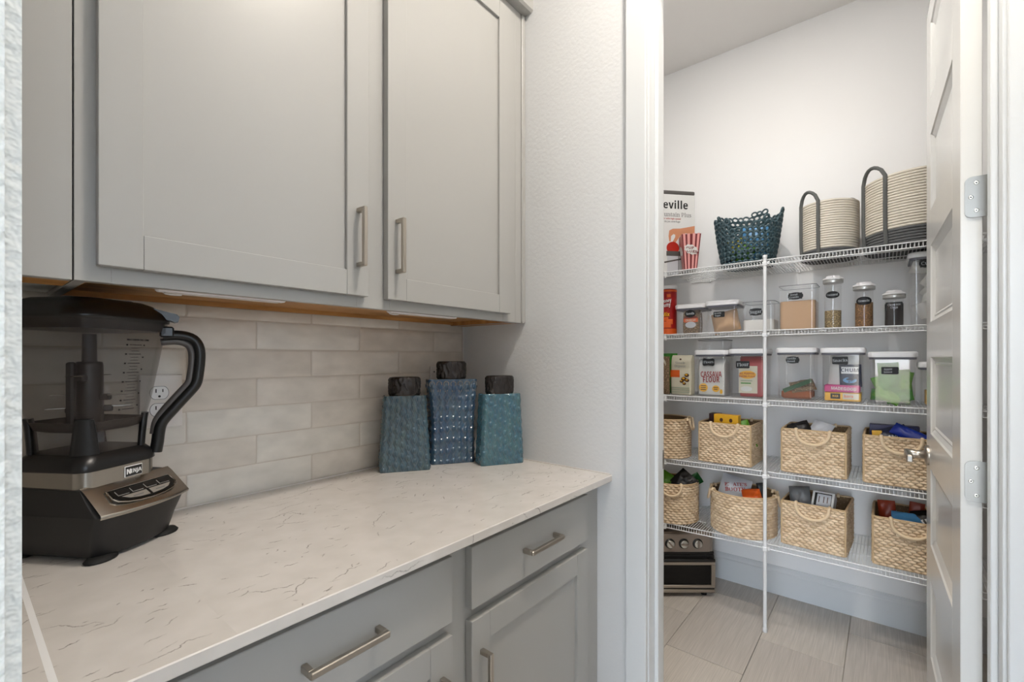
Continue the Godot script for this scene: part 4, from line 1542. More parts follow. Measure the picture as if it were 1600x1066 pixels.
# ------------------------------------------------------------------ storage bins and jars
func bin(label: String, xf: float, y: float, zc: float, w: float, d: float, h: float, lid: String, yaw := 0.0, group := "lidded clear storage bins") -> Node3D:
	var o := thing("storage_bin", label, "container", Vector3(xf + d / 2, y, zc), -90 + yaw, group)
	var r := 0.018
	var m := MB.new()
	var lh := 0.024 if lid == "white" else 0.006
	m.loft([rr(w / 2 - 0.004, d / 2 - 0.004, r, 0.0005), rr(w / 2 - 0.001, d / 2 - 0.001, r, 0.004), rr(w / 2, d / 2, r, h - lh), rr(w / 2 - 0.0022, d / 2 - 0.0022, r - 0.002, h - lh), rr(w / 2 - 0.003, d / 2 - 0.003, r - 0.002, 0.004)], true, false)
	part(o, "body", m, M.clear_plastic)
	if lid == "white":
		m = MB.new()
		m.loft([rr(w / 2 + 0.001, d / 2 + 0.001, r, h - lh - 0.009), rr(w / 2 + 0.003, d / 2 + 0.003, r, h - lh - 0.008), rr(w / 2 + 0.003, d / 2 + 0.003, r, h - lh)], true, true)
		part(o, "gasket", m, M.gasket, "grey sealing ring")
		m = MB.new()
		var e := 0.0075
		m.loft([rr(w / 2 + e - 0.001, d / 2 + e - 0.001, r + 0.004, h - lh + 0.0005), rr(w / 2 + e, d / 2 + e, r + 0.004, h - lh + 0.003), rr(w / 2 + e, d / 2 + e, r + 0.004, h - 0.006), rr(w / 2 + e - 0.004, d / 2 + e - 0.004, r + 0.004, h - 0.001), rr(w / 2 - 0.004, d / 2 - 0.004, r, h)], true, true)
		part(o, "lid", m, M.white_plastic, "white lid")
	elif lid == "clear":
		m = MB.new()
		m.loft([rr(w / 2 + 0.001, d / 2 + 0.001, r, h - 0.007), rr(w / 2 + 0.0015, d / 2 + 0.0015, r, h - 0.001), rr(w / 2 - 0.003, d / 2 - 0.003, r, h)], false, true)
		part(o, "lid", m, M.clear_plastic, "clear lid")
		m = MB.new()
		m.tube(rr(w / 2 + 0.001, d / 2 + 0.001, r, h - 0.004, 4), 0.0012, 5, true)
		part(o, "lid_edge", m, M.gasket)
	return o


func fill(o: Node3D, called: String, w: float, d: float, h0: float, h1: float, material: Material, lumpy := 0.0) -> void:
	var m := MB.new()
	var r := 0.016
	m.loft([rr(w / 2 - 0.007, d / 2 - 0.007, r, h0), rr(w / 2 - 0.0042, d / 2 - 0.0042, r, h0 + 0.003), rr(w / 2 - 0.0042, d / 2 - 0.0042, r, h1 - 0.002), rr(w / 2 - 0.007, d / 2 - 0.007, r, h1)], true, false)
	var top := PackedVector3Array()
	for j in 11:
		for i in 11:
			var u := 2.0 * i / 10 - 1
			var v := 2.0 * j / 10 - 1
			top.append(Vector3(u * (w / 2 - 0.0072), h1 - 0.0005 + lumpy * (u * 0.5 + 0.3 * sin(u * 5 + v * 3)) * (1 - u * u) - lumpy * 0.0, -v * (d / 2 - 0.0072)))
	m.grid(top, 11, 11, false)
	part(o, called, m, material)


func label_shape(kind: String, w: float, h: float) -> PackedVector2Array:
	var pl := PackedVector2Array()
	if kind == "oval":
		for k in 32:
			pl.append(Vector2(cos(TAU * k / 32) * w / 2, sin(TAU * k / 32) * h / 2))
	elif kind == "plaque":       # scalloped chalkboard tag
		for k in 48:
			var a := TAU * k / 48
			var s := 1.0 + 0.07 * cos(a * 8.0)
			var q := Vector2(signf(cos(a)) * pow(absf(cos(a)), 0.42), signf(sin(a)) * pow(absf(sin(a)), 0.42))
			pl.append(Vector2(q.x * w / 2 * s, q.y * h / 2 * s))
	elif kind == "notched":
		for k in 40:
			var a := TAU * k / 40
			var s := 1.0 + 0.12 * cos(a * 4.0 + PI)
			pl.append(Vector2(cos(a) * w / 2 * s * 1.05, clampf(sin(a) * 1.25, -1, 1) * h / 2 * s))
	else:
		var q := 0.003
		pl = PackedVector2Array([Vector2(-w / 2 + q, -h / 2), Vector2(w / 2 - q, -h / 2), Vector2(w / 2, -h / 2 + q), Vector2(w / 2, h / 2 - q), Vector2(w / 2 - q, h / 2), Vector2(-w / 2 + q, h / 2), Vector2(-w / 2, h / 2 - q), Vector2(-w / 2, -h / 2 + q)])
	return pl


func chalk_label(o: Node3D, kind: String, w: float, h: float, at: Vector3, lines: Array, size := 0.013) -> void:
	var m := MB.new()
	m.t = Transform3D(Basis.IDENTITY, at)
	m.prism(label_shape(kind, w, h), 0.0, 0.0007)
	var p := part(o, "chalk_label", m, M.chalkboard, "black chalkboard label")
	for k in lines.size():
		var yy: float = at.y + (0.5 * (lines.size() - 1) - k) * size * 1.05
		words(p, lines[k], size * (1.15 if lines.size() == 1 else 0.9), Vector3(at.x - (0.006 if lines.size() > 1 else 0.0), yy, at.z + 0.0009), M.chalk, "Droid Serif", false, 3)


func round_canister(label: String, x: float, y: float, z: float, r: float, h: float, food: Material, level: float, group := "round clear canisters") -> Node3D:
	var o := thing("canister", label, "canister", Vector3(x, y, z), -90, group)
	var m := MB.new()
	m.lathe([Vector2(0, 0.0005), Vector2(r - 0.003, 0.0005), Vector2(r, 0.004), Vector2(r, h - 0.055), Vector2(r * 0.98, h - 0.045), Vector2(r * 1.03, h - 0.038), Vector2(r * 1.06, h - 0.034)], 32)
	part(o, "body", m, M.clear_plastic)
	m = MB.new()
	m.lathe([Vector2(0, h - 0.034), Vector2(r * 1.17, h - 0.0335), Vector2(r * 1.2, h - 0.031), Vector2(r * 1.2, h - 0.021), Vector2(r * 1.15, h - 0.0195), Vector2(0, h - 0.0195)], 32)
	part(o, "gasket_ring", m, M.silver_line, "shiny grey seal")
	m = MB.new()
	m.lathe([Vector2(0, h - 0.0193), Vector2(r * 1.22, h - 0.0193), Vector2(r * 1.24, h - 0.016), Vector2(r * 1.20, h - 0.012), Vector2(r * 0.98, h - 0.008), Vector2(r * 0.84, h - 0.006), Vector2(r * 0.80, h - 0.001), Vector2(r * 0.74, h), Vector2(0, h)], 32)
	part(o, "lid", m, M.white_plastic, "white stepped lid")
	m = MB.new()
	m.lathe([Vector2(0, 0.003), Vector2(r - 0.003, 0.003), Vector2(r - 0.0015, 0.005), Vector2(r - 0.0015, level), Vector2(0, level + 0.004)], 32)
	part(o, "contents", m, food)
	return o


func wrapped_label(o: Node3D, r: float, half: float, kind: String, h: float, yc: float, text: Array, size: float) -> void:
	# a label that follows the round wall
	var pl := label_shape(kind, half * 2.0, h)
	var m := MB.new()
	var outer := []
	for q in pl:
		outer.append(Vector3(sin(q.x / r) * (r + 0.0008), yc + q.y, cos(q.x / r) * (r + 0.0008)))
	for k in outer.size():
		var a: Vector3 = outer[k]
		var b: Vector3 = outer[(k + 1) % outer.size()]
		if a.y >= yc and b.y >= yc or true:
			# strips down to the label's middle line keep the curve
			m.face([a, b, Vector3(b.x, yc, b.z), Vector3(a.x, yc, a.z)] if (b.x < a.x) == (a.y + b.y > 2 * yc) else [b, a, Vector3(a.x, yc, a.z), Vector3(b.x, yc, b.z)])
	var p := part(o, "chalk_label", m, M.chalkboard, "black chalkboard label")
	for k in text.size():
		words(p, text[k], size, Vector3(0, yc + (0.5 * (text.size() - 1) - k) * size * 1.1, r + 0.0012), M.chalk, "Droid Serif", false, 2, "lettering", 0.82)


func flour_bag(o: Node3D, called: String, w: float, d: float, h: float, material: Material, at: Vector3, yaw := 0.0) -> MeshInstance3D:
	var m := MB.new()
	m.t = Transform3D(Basis(Vector3.UP, deg_to_rad(yaw)), at)
	m.loft([rr(w / 2 - 0.004, d / 2 - 0.004, 0.006, 0.0), rr(w / 2, d / 2, 0.007, 0.006), rr(w / 2 + 0.002, d / 2 + 0.003, 0.012, h * 0.4), rr(w / 2, d / 2, 0.008, h * 0.82), rr(w / 2 + 0.001, d / 4, 0.004, h * 0.95), rr(w / 2, 0.006, 0.003, h)], true, true)
	return part(o, called, m, material)


func containers() -> void:
	# ------ middle shelf
	var y: float = shelf_top[2]
	var yl := shelf_y(2, 0.5) + 0.003
	var o := thing("food_pouch", "beige patterned pouch at the far left of the middle shelf", "pouch", Vector3(1.185, yl, 0.345), -100)
	var m := packet(0.10, 0.205, 0.05, 31, 0.003)
	m.t = Transform3D.IDENTITY
	var pk := part(o, "packet", m, M.food_beans)
	pk.position.y = 0.1025
	print_patch(o, "print", 0.05, 0.06, Vector3(0.012, 0.165, 0.017), M.pack_cream, true)
	var g := pack("green_bag", "green crumpled bag behind the beige patterned pouch", "bag", Vector3(1.275, yl + 0.112, 0.348), Vector3(0, -95, 0), 0.11, 0.222, 0.03, M.pack_green, 33, 0.012)
	o = thing("food_pouch", "pale stand-up pouch printed with nuts and an orange band", "pouch", Vector3(1.215, yl, 0.452), -97)
	flour_bag(o, "packet", 0.112, 0.055, 0.212, M.pack_cream, Vector3.ZERO)
	print_patch(o, "print_band", 0.052, 0.034, Vector3(-0.030, 0.115, 0.0300), M.pack_orange)
	for k in 5:
		print_patch(o, "print_band", 0.011, 0.010, Vector3(-0.051 + 0.0105 * k, 0.0975, 0.0300), M.pack_orange, true)
	words(o, "Simple", 0.017, Vector3(-0.002, 0.170, 0.0275), M.print_grey, "Droid Serif")
	words(o, "Organic", 0.017, Vector3(-0.002, 0.153, 0.0285), M.print_grey, "Droid Serif")
	print_patch(o, "print_leaf", 0.012, 0.009, Vector3(-0.002, 0.190, 0.0235), M.pack_brown, true)
	for q in [[0.020, 0.085, 0.030], [0.036, 0.105, 0.026], [0.008, 0.072, 0.022], [0.038, 0.078, 0.024], [0.022, 0.060, 0.02]]:
		print_patch(o, "print_nut", q[2], q[2] * 0.72, Vector3(q[0], q[1], 0.0310 + q[0] * 0.006), M.pack_brown, true)
		print_patch(o, "print_nut", q[2] * 0.5, q[2] * 0.3, Vector3(q[0] - 0.002, q[1] + 0.003, 0.0318 + q[0] * 0.006), M.pack_mustard, true)
	for k in 3:
		print_patch(o, "print_line", 0.10, 0.004, Vector3(0, 0.038 - 0.012 * k, 0.0302), M.pack_sage)
	var gs := MB.new()
	gs.t = Transform3D(Basis(Vector3.UP, 0.25), Vector3(0.068, 0.010, -0.002))
	gs.prism(PackedVector2Array([Vector2(-0.008, 0), Vector2(0.010, 0.02), Vector2(0.018, 0.19), Vector2(-0.006, 0.20)]), -0.001, 0.001)
	part(o, "gusset", gs, M.clear_bag, "clear side gusset")

	o = bin("tall clear bin standing behind the cassava flour bin", 1.375, yl, 0.553, 0.150, 0.150, 0.300, "clear", 0.0, "tall clear bins")
	o = bin("white-lidded clear bin holding the cassava flour bag", 1.205, yl, 0.597, 0.153, 0.155, 0.238, "white")
	flour_bag(o, "flour_bag", 0.128, 0.10, 0.190, M.pack_white, Vector3(0, 0.004, 0.015))
	words(o, "CASSAVA", 0.040, Vector3(0.0, 0.112, 0.0700), M.pack_red, "Droid Sans", true, 1, "lettering", 0.62)
	words(o, "FLOUR", 0.040, Vector3(0.0, 0.084, 0.0705), M.pack_red, "Droid Sans", true, 1, "lettering", 0.66)
	print_patch(o, "print_disc", 0.044, 0.044, Vector3(-0.038, 0.042, 0.0700), M.pack_mustard, true)
	print_patch(o, "print_disc", 0.036, 0.034, Vector3(0.024, 0.038, 0.0702), M.pack_mustard, true)
	for k in 3:
		print_patch(o, "print_line", 0.026, 0.004, Vector3(-0.038, 0.052 - 0.010 * k, 0.0707), M.pack_brown)
	print_patch(o, "print_line", 0.022, 0.004, Vector3(0.024, 0.044, 0.0709), M.pack_brown)
	print_patch(o, "print_line", 0.018, 0.004, Vector3(0.024, 0.035, 0.0709), M.pack_brown)
	print_patch(o, "print_drop", 0.014, 0.024, Vector3(0.050, 0.024, 0.0700), M.pack_yellow, true)
	chalk_label(o, "notched", 0.062, 0.036, Vector3(-0.010, 0.175, 0.0785), ["Flours"], 0.014)
	o = bin("white-lidded clear bin with a red and green flour bag, left of the post", 1.205, y, 0.770, 0.160, 0.155, 0.241, "white")
	flour_bag(o, "flour_bag", 0.110, 0.09, 0.200, M.pack_red, Vector3(0.014, 0.004, 0.018), 8)
	var fl := print_patch(o, "print_panel", 0.083, 0.135, Vector3(0.000, 0.088, 0.0705), M.pack_cream)
	fl.rotation_degrees.y = 2
	print_patch(o, "print_panel", 0.076, 0.040, Vector3(0.0, 0.112, 0.0722), M.pack_mustard, true)
	words(o, "ALL PURPOSE", 0.0135, Vector3(-0.002, 0.118, 0.0738), M.pack_red, "Droid Sans", true, 0, "lettering", 0.8)
	words(o, "BAKING FLOUR", 0.0135, Vector3(-0.002, 0.104, 0.0738), M.pack_red, "Droid Sans", true, 0, "lettering", 0.74)
	print_patch(o, "print_line", 0.055, 0.006, Vector3(-0.006, 0.082, 0.0716), M.pack_sage)
	print_patch(o, "print_line", 0.048, 0.006, Vector3(-0.008, 0.070, 0.0716), M.pack_green)
	print_patch(o, "print_bowl", 0.052, 0.026, Vector3(-0.005, 0.042, 0.0716), M.pack_white, true)
	chalk_label(o, "tag", 0.062, 0.036, Vector3(-0.020, 0.162, 0.0785), ["Flour"], 0.018)
	o = bin("white-lidded clear bin with a flattened bread bag, right of the post", 1.225, y, 0.973, 0.151, 0.155, 0.244, "white")
	var br := MB.new()
	br.box(Vector3(-0.062, 0.003, -0.060), Vector3(0.062, 0.042, 0.060), 0.008)
	part(o, "bread", br, M.food_bread)
	var bg := packet(0.10, 0.075, 0.028, 44, 0.006)
	var bgp := part(o, "bread_bag", bg, M.food_beans, "crumpled bread bag")
	bgp.position = Vector3(0.022, 0.062, 0.030)
	bgp.rotation_degrees = Vector3(-50, 0, 18)
	var gr := packet(0.125, 0.020, 0.006, 45, 0.002)
	var grp := part(o, "bag_stripe", gr, M.pack_deep_green, "green stripe of the bag")
	grp.position = Vector3(0.004, 0.064, 0.056)
	grp.rotation_degrees = Vector3(-20, 0, 27)
	chalk_label(o, "plaque", 0.052, 0.031, Vector3(-0.012, 0.186, 0.0785), ["Tortilla", "Bread"], 0.0125)
	o = bin("white-lidded clear bin packed with snack bars, middle shelf", 1.215, y, 1.152, 0.151, 0.155, 0.242, "white")
	var bx := MB.new()
	bx.box(Vector3(-0.066, 0.003, -0.05), Vector3(0.066, 0.040, 0.066), 0.002)
	part(o, "bar_box", bx, M.pack_mustard, "orange box of bars")
	print_patch(o, "print", 0.036, 0.024, Vector3(-0.026, 0.024, 0.0662), M.print_black)
	print_patch(o, "print", 0.058, 0.026, Vector3(0.030, 0.024, 0.0662), M.pack_cream)
	words(o, "RXB", 0.012, Vector3(-0.026, 0.024, 0.0672), M.pack_mustard, "Droid Sans", true)
	words(o, "bars", 0.016, Vector3(0.022, 0.025, 0.0672), M.pack_orange, "Droid Sans", true)
	bx = MB.new()
	bx.box(Vector3(-0.067, 0.042, -0.05), Vector3(0.062, 0.074, 0.068), 0.003)
	part(o, "bar_box", bx, M.pack_pink, "pink box of bars")
	words(o, "MADEGOOD", 0.019, Vector3(0.004, 0.058, 0.0685), M.pack_white, "Droid Sans", true, -2, "lettering", 0.85)
	var wb := packet(0.105, 0.155, 0.03, 46, 0.003)
	var wp := part(o, "snack_bag", wb, M.pack_white, "white snack bag")
	wp.position = Vector3(0.0, 0.128, 0.010)
	wp.rotation_degrees.z = -4
	var nb := packet(0.080, 0.100, 0.022, 47, 0.003)
	var np := part(o, "snack_bag", nb, M.pack_navy, "navy blue snack bag")
	np.position = Vector3(0.028, 0.116, 0.045)
	np.rotation_degrees.z = 2
	print_patch(o, "print", 0.062, 0.030, Vector3(0.026, 0.140, 0.0570), M.print_white)
	words(o, "CHUM", 0.022, Vector3(0.026, 0.141, 0.0580), M.pack_navy, "Droid Sans", true)
	print_patch(o, "print", 0.050, 0.026, Vector3(0.026, 0.096, 0.0560), M.pack_sky, true)
	print_patch(o, "print", 0.026, 0.010, Vector3(0.026, 0.100, 0.0566), M.pack_navy, true)
	chalk_label(o, "tag", 0.058, 0.034, Vector3(-0.008, 0.184, 0.0785), ["Snacks"], 0.0145)
	o = bin("white-lidded clear bin stuffed with bright green fruit pouches", 1.205, y, 1.323, 0.149, 0.155, 0.222, "white")
	var rg := RandomNumberGenerator.new()
	rg.seed = 8
	for q in [[-0.010, 0.105, 0.040, 0, 4, 0.072, 0.140], [0.034, 0.082, 0.030, -8, -10, 0.055, 0.115], [-0.034, 0.068, 0.015, 10, 20, 0.050, 0.10], [0.040, 0.085, -0.02, 8, 6, 0.05, 0.12], [-0.015, 0.034, 0.050, -14, 62, 0.048, 0.095], [0.022, 0.034, 0.046, -16, 105, 0.05, 0.09], [-0.025, 0.032, -0.01, 0, 85, 0.05, 0.095], [0.015, 0.034, -0.03, 0, 80, 0.055, 0.10]]:
		var pp := part(o, "fruit_pouch", packet(q[5], q[6], 0.022, rg.randi() % 90, 0.008), [M.pack_lime, M.pack_green, M.pack_lime][rg.randi() % 3])
		pp.position = Vector3(q[0], q[1], q[2])
		pp.rotation_degrees = Vector3(q[3], rg.randf_range(-10, 10), q[4])
	chalk_label(o, "tag", 0.056, 0.031, Vector3(-0.008, 0.142, 0.0785), ["Apple", "Sauce"], 0.0115)
	o = bin("small white-lidded clear bin half hidden behind the open door's edge", 1.205, y, 1.474, 0.125, 0.13, 0.180, "white")
	fill(o, "contents", 0.10, 0.12, 0.003, 0.062, M.pack_mustard)

	# ------ second shelf
	y = shelf_top[1]
	yl = shelf_y(1, 0.45) + 0.003
	o = thing("snack_canister", "red snack canister with a white lid at the left of the second shelf", "canister", Vector3(1.248, yl, 0.357), -88)
	m = MB.new()
	m.lathe([Vector2(0, 0), Vector2(0.046, 0), Vector2(0.048, 0.003), Vector2(0.048, 0.248), Vector2(0.0465, 0.252), Vector2(0, 0.252)], 36)
	part(o, "body", m, M.pack_red)
	m = MB.new()
	m.lathe([Vector2(0.0484, 0.004), Vector2(0.0484, 0.034)], 36)
	part(o, "print_band", m, M.pack_orange, "printed orange band")
	m = MB.new()
	m.lathe([Vector2(0.0484, 0.238), Vector2(0.0484, 0.248)], 36)
	part(o, "print_band", m, M.pack_orange, "printed orange band")
	m = MB.new()
	m.lathe([Vector2(0, 0.2525), Vector2(0.0485, 0.2525), Vector2(0.050, 0.256), Vector2(0.050, 0.270), Vector2(0.047, 0.275), Vector2(0, 0.276)], 36)
	part(o, "lid", m, M.white_plastic, "white lid")
	for q in [[0.020, 0.215, 0.022], [0.012, 0.055, 0.040], [0.024, 0.072, 0.034], [0.004, 0.085, 0.030]]:
		var pp := part(o, "print_nut", packet(q[2], q[2] * 0.8, 0.003, 3, 0.0), M.pack_orange)
		pp.position = Vector3(q[0], q[1], sqrt(0.0484 * 0.0484 - q[0] * q[0]) + 0.0005)
		pp.rotation_degrees.y = rad_to_deg(asin(q[0] / 0.0484))
	words(o, "Honey", 0.026, Vector3(0.008, 0.187, 0.0500), M.print_white, "Droid Sans", true, 6, "lettering", 0.7)
	words(o, "Nutty", 0.026, Vector3(0.006, 0.163, 0.0500), M.print_white, "Droid Sans", true, 6, "lettering", 0.7)
	words(o, "Mix", 0.030, Vector3(0.006, 0.112, 0.0500), M.pack_yellow, "Droid Sans", true, 0, "lettering", 0.8)

	o = bin("white-lidded bin with a seed bag, beside the red canister", 1.205, yl, 0.490, 0.143, 0.150, 0.162, "white")
	flour_bag(o, "seed_bag", 0.085, 0.06, 0.125, M.food_beans, Vector3(0.004, 0.004, 0.035))
	print_patch(o, "print_panel", 0.078, 0.045, Vector3(0.004, 0.080, 0.0685), M.pack_rust, true)
	print_patch(o, "print_panel", 0.074, 0.020, Vector3(0.004, 0.074, 0.0695), M.pack_orange)
	words(o, "CRUNCHY", 0.016, Vector3(0.004, 0.074, 0.0705), M.pack_cream, "Droid Sans", true, 0, "lettering", 0.72)
	print_patch(o, "print_panel", 0.056, 0.034, Vector3(0.004, 0.050, 0.0697), M.pack_silver_bag, true)
	chalk_label(o, "oval", 0.056, 0.038, Vector3(0.004, 0.109, 0.0762), ["Seeds"], 0.014)
	o = bin("white-lidded bin of light brown sugar, left of the open sugar bin", 1.205, y, 0.651, 0.148, 0.150, 0.163, "white")
	var bs := part(o, "sugar_bag", packet(0.128, 0.115, 0.075, 51, 0.004), M.food_brown_sugar, "bag of brown sugar")
	bs.position = Vector3(0.006, 0.056, 0.018)
	bs.rotation_degrees = Vector3(-14, 0, 14)
	chalk_label(o, "tag", 0.054, 0.029, Vector3(-0.012, 0.092, 0.0762), ["Brown", "Sugar"], 0.0115)
	o = bin("clear bin half full of white sugar, directly behind the post", 1.205, y, 0.818, 0.142, 0.150, 0.148, "clear")
	fill(o, "sugar", 0.142, 0.150, 0.003, 0.056, M.food_sugar, -0.012)
	chalk_label(o, "plaque", 0.055, 0.034, Vector3(-0.010, 0.094, 0.0755), ["Sugar"], 0.017)
	o = bin("tall clear bin of tan crumbs, first right of the post on the second shelf", 1.205, y, 0.981, 0.150, 0.150, 0.212, "clear")
	fill(o, "crumbs", 0.150, 0.150, 0.003, 0.136, M.food_brown_sugar, 0.004)
	chalk_label(o, "plaque", 0.058, 0.031, Vector3(-0.006, 0.158, 0.0755), ["Bread", "Crumbs"], 0.0115)
	o = round_canister("tallest round canister, half full of pale oats", 1.245, y, 1.116, 0.0325, 0.240, M.food_grains, 0.082)
	wrapped_label(o, 0.0325, 0.028, "oval", 0.032, 0.152, ["Oatmeal"], 0.0125)
	o = round_canister("middle round canister, full of brown granola", 1.245, y, 1.228, 0.0330, 0.199, M.food_granola, 0.110)
	wrapped_label(o, 0.0330, 0.030, "oval", 0.036, 0.116, ["Granola"], 0.0125)
	o = round_canister("shortest round canister, full of dark chocolate chips", 1.245, y, 1.329, 0.0320, 0.154, M.food_chips, 0.098)
	wrapped_label(o, 0.0320, 0.032, "tag", 0.036, 0.086, ["Chocolate", "Chips"], 0.011)
	o = bin("tall clear bin of white paper cups at the right of the second shelf", 1.205, y, 1.455, 0.150, 0.180, 0.302, "white")
	for q in [[-0.020, 0.020, 0.045, 80], [-0.020, 0.075, 0.045, 40], [0.020, 0.105, 0.040, 110], [-0.030, 0.150, 0.045, 20], [0.012, 0.165, 0.042, 70], [-0.010, 0.218, 0.045, 130], [0.03, 0.03, 0.04, 60]]:
		var cu := MB.new()
		cu.lathe([Vector2(0, 0), Vector2(0.020, 0), Vector2(0.030, 0.062), Vector2(0.0315, 0.063), Vector2(0.029, 0.0635), Vector2(0.019, 0.004), Vector2(0, 0.004)], 20)
		var cp := part(o, "paper_cup", cu, M.pack_white)
		cp.position = Vector3(q[0], q[1] + 0.015, q[2] - 0.01)
		cp.rotation_degrees = Vector3(0, 0, q[3] - 60)
	chalk_label(o, "plaque", 0.05, 0.034, Vector3(-0.022, 0.252, 0.0905), ["Cups"], 0.015)


# ------------------------------------------------------------------ top shelf
func top_shelf() -> void:
	var y: float = shelf_top[0]
	var yl := shelf_y(0, 0.4) + 0.003
	# appliance carton, set across the corner
	var lx := Vector3(0.743, 0, 0.669)
	var lz := Vector3(-0.669, 0, 0.743)
	var w := 0.33
	var h := 0.437
	var d := 0.20
	var corner := Vector3(1.245, yl, 0.506)
	var o := thing("appliance_carton", "white juicer carton with a hand pictured on it, top shelf", "box", corner - lx * w / 2 - lz * d / 2, -42)
	part(o, "carton", block(Vector3(-w / 2, 0, -d / 2), Vector3(w / 2, h - 0.021, d / 2), 0.002), M.carton_white)
	part(o, "printed_band", block(Vector3(-w / 2, h - 0.0208, -d / 2), Vector3(w / 2, h, d / 2), 0.004), M.carton_grey, "grey printed band along the top")
	var z := d / 2 + 0.0004
	words(o, "Breville", 0.058, Vector3(w / 2 - 0.142, h - 0.078, z), M.print_black, "Droid Sans", true, 0, "lettering", 0.95)
	words(o, "Juice Fountain Plus", 0.029, Vector3(w / 2 - 0.155, h - 0.130, z), M.print_grey, "Droid Serif")
	words(o, "Juice extractor with high speed", 0.012, Vector3(w / 2 - 0.165, h - 0.152, z), M.tomato_print)
	words(o, "Extracteur de jus centrifuge", 0.012, Vector3(w / 2 - 0.16, h - 0.167, z), M.print_grey)
	var hand := PackedVector2Array([Vector2(0.0, 0.030), Vector2(0, -0.015), Vector2(-0.055, -0.012), Vector2(-0.085, -0.028), Vector2(-0.102, -0.052), Vector2(-0.122, -0.078), Vector2(-0.130, -0.077), Vector2(-0.128, -0.062), Vector2(-0.112, -0.034), Vector2(-0.112, -0.022), Vector2(-0.122, -0.018), Vector2(-0.136, -0.030), Vector2(-0.138, -0.058), Vector2(-0.146, -0.060), Vector2(-0.150, -0.030), Vector2(-0.146, 0.0), Vector2(-0.125, 0.010), Vector2(-0.085, 0.012), Vector2(-0.045, 0.020)])
	var m := MB.new()
	m.t = Transform3D(Basis.IDENTITY, Vector3(w / 2 - 0.002, h - 0.215, d / 2))
	m.prism(hand, 0.0, 0.0005)
	part(o, "printed_hand", m, M.skin_print, "printed hand dropping fruit")
	print_patch(o, "printed_tomato", 0.072, 0.066, Vector3(w / 2 - 0.128, h - 0.308, d / 2 + 0.0006), M.tomato_print, true)
	print_patch(o, "printed_chute", 0.078, 0.026, Vector3(w / 2 - 0.126, h - 0.338, d / 2 + 0.0012), M.carton_grey)
	print_patch(o, "printed_juicer", 0.068, 0.10, Vector3(w / 2 - 0.126, h - 0.400, d / 2 + 0.0006), M.pack_silver_bag)
	print_patch(o, "printed_juicer", 0.003, 0.10, Vector3(w / 2 - 0.096, h - 0.40, d / 2 + 0.0013), M.carton_grey)
	print_patch(o, "printed_juicer", 0.10, 0.008, Vector3(w / 2 - 0.116, h - 0.385, d / 2 + 0.0013), M.carton_grey).rotation_degrees.z = 12

	# popcorn bucket
	o = thing("popcorn_bucket", "red and white striped popcorn bucket beside the appliance carton", "bucket", Vector3(1.158, y - 0.002, 0.506), -62)
	var hb := 0.177
	var a0 := 0.031
	var a1 := 0.0475
	for side in 4:
		for k in 9:
			m = MB.new()
			m.t = Transform3D(Basis(Vector3.UP, side * PI / 2), Vector3.ZERO)
			var cut := [-1.0, -0.86, -0.62, -0.42, -0.14, 0.14, 0.42, 0.62, 0.86, 1.0]
			var u0: float = cut[k]
			var u1: float = cut[k + 1]
			var tip := hb + (0.004 if k % 2 else 0.001)
			m.face([Vector3(u0 * a0, 0, a0), Vector3(u1 * a0, 0, a0), Vector3(u1 * a1, tip, a1), Vector3(u0 * a1, tip, a1)])
			m.face([Vector3(u1 * a0, 0, a0 - 0.001), Vector3(u0 * a0, 0, a0 - 0.001), Vector3(u0 * a1, tip, a1 - 0.001), Vector3(u1 * a1, tip, a1 - 0.001)])
			part(o, "stripe", m, M.pack_stripe_red if k % 2 == 0 else M.pack_stripe_pink)
	part(o, "bottom", block(Vector3(-a0, 0.0, -a0), Vector3(a0, 0.002, a0)), M.pack_white)
	for q in [[0.0, -0.0], [PI / 2 * 3, 0.0]]:
		var bn := Node3D.new()
		m = MB.new()
		var zf := a0 + (a1 - a0) * 0.58 + 0.0012
		m.t = Transform3D(Basis(Vector3.UP, q[0]), Vector3.ZERO) * Transform3D(Basis(Vector3.RIGHT, 0.093), Vector3(0, hb * 0.56, zf))
		var pl := PackedVector2Array()
		for k in 30:
			var an := TAU * k / 30
			var s := 1.0 + 0.10 * cos(an * 9)
			pl.append(Vector2(cos(an) * 0.033 * s, sin(an) * 0.024 * s - 0.010 * cos(an)))
		m.prism(pl, 0.0, 0.0006)
		var bp := part(o, "print_patch", m, M.pack_white)
		bn.free()
		if q[0] == 0.0:
			words(bp, "POP", 0.022, Vector3(-0.006, hb * 0.56 + 0.010, zf + 0.0022), M.pack_stripe_red, "Droid Sans", true, -12, "lettering", 0.9, -5.3)
			words(bp, "CORN", 0.022, Vector3(0.006, hb * 0.56 - 0.010, zf + 0.0006), M.pack_stripe_red, "Droid Sans", true, -12, "lettering", 0.9, -5.3)

	# open coral-like bowl
	o = thing("coral_bowl", "dark teal bowl pierced with round holes like coral", "bowl", Vector3(1.300, y, 0.752))
	var rings := MB.new()
	var rows := 13
	var rr2 := RandomNumberGenerator.new()
	rr2.seed = 17
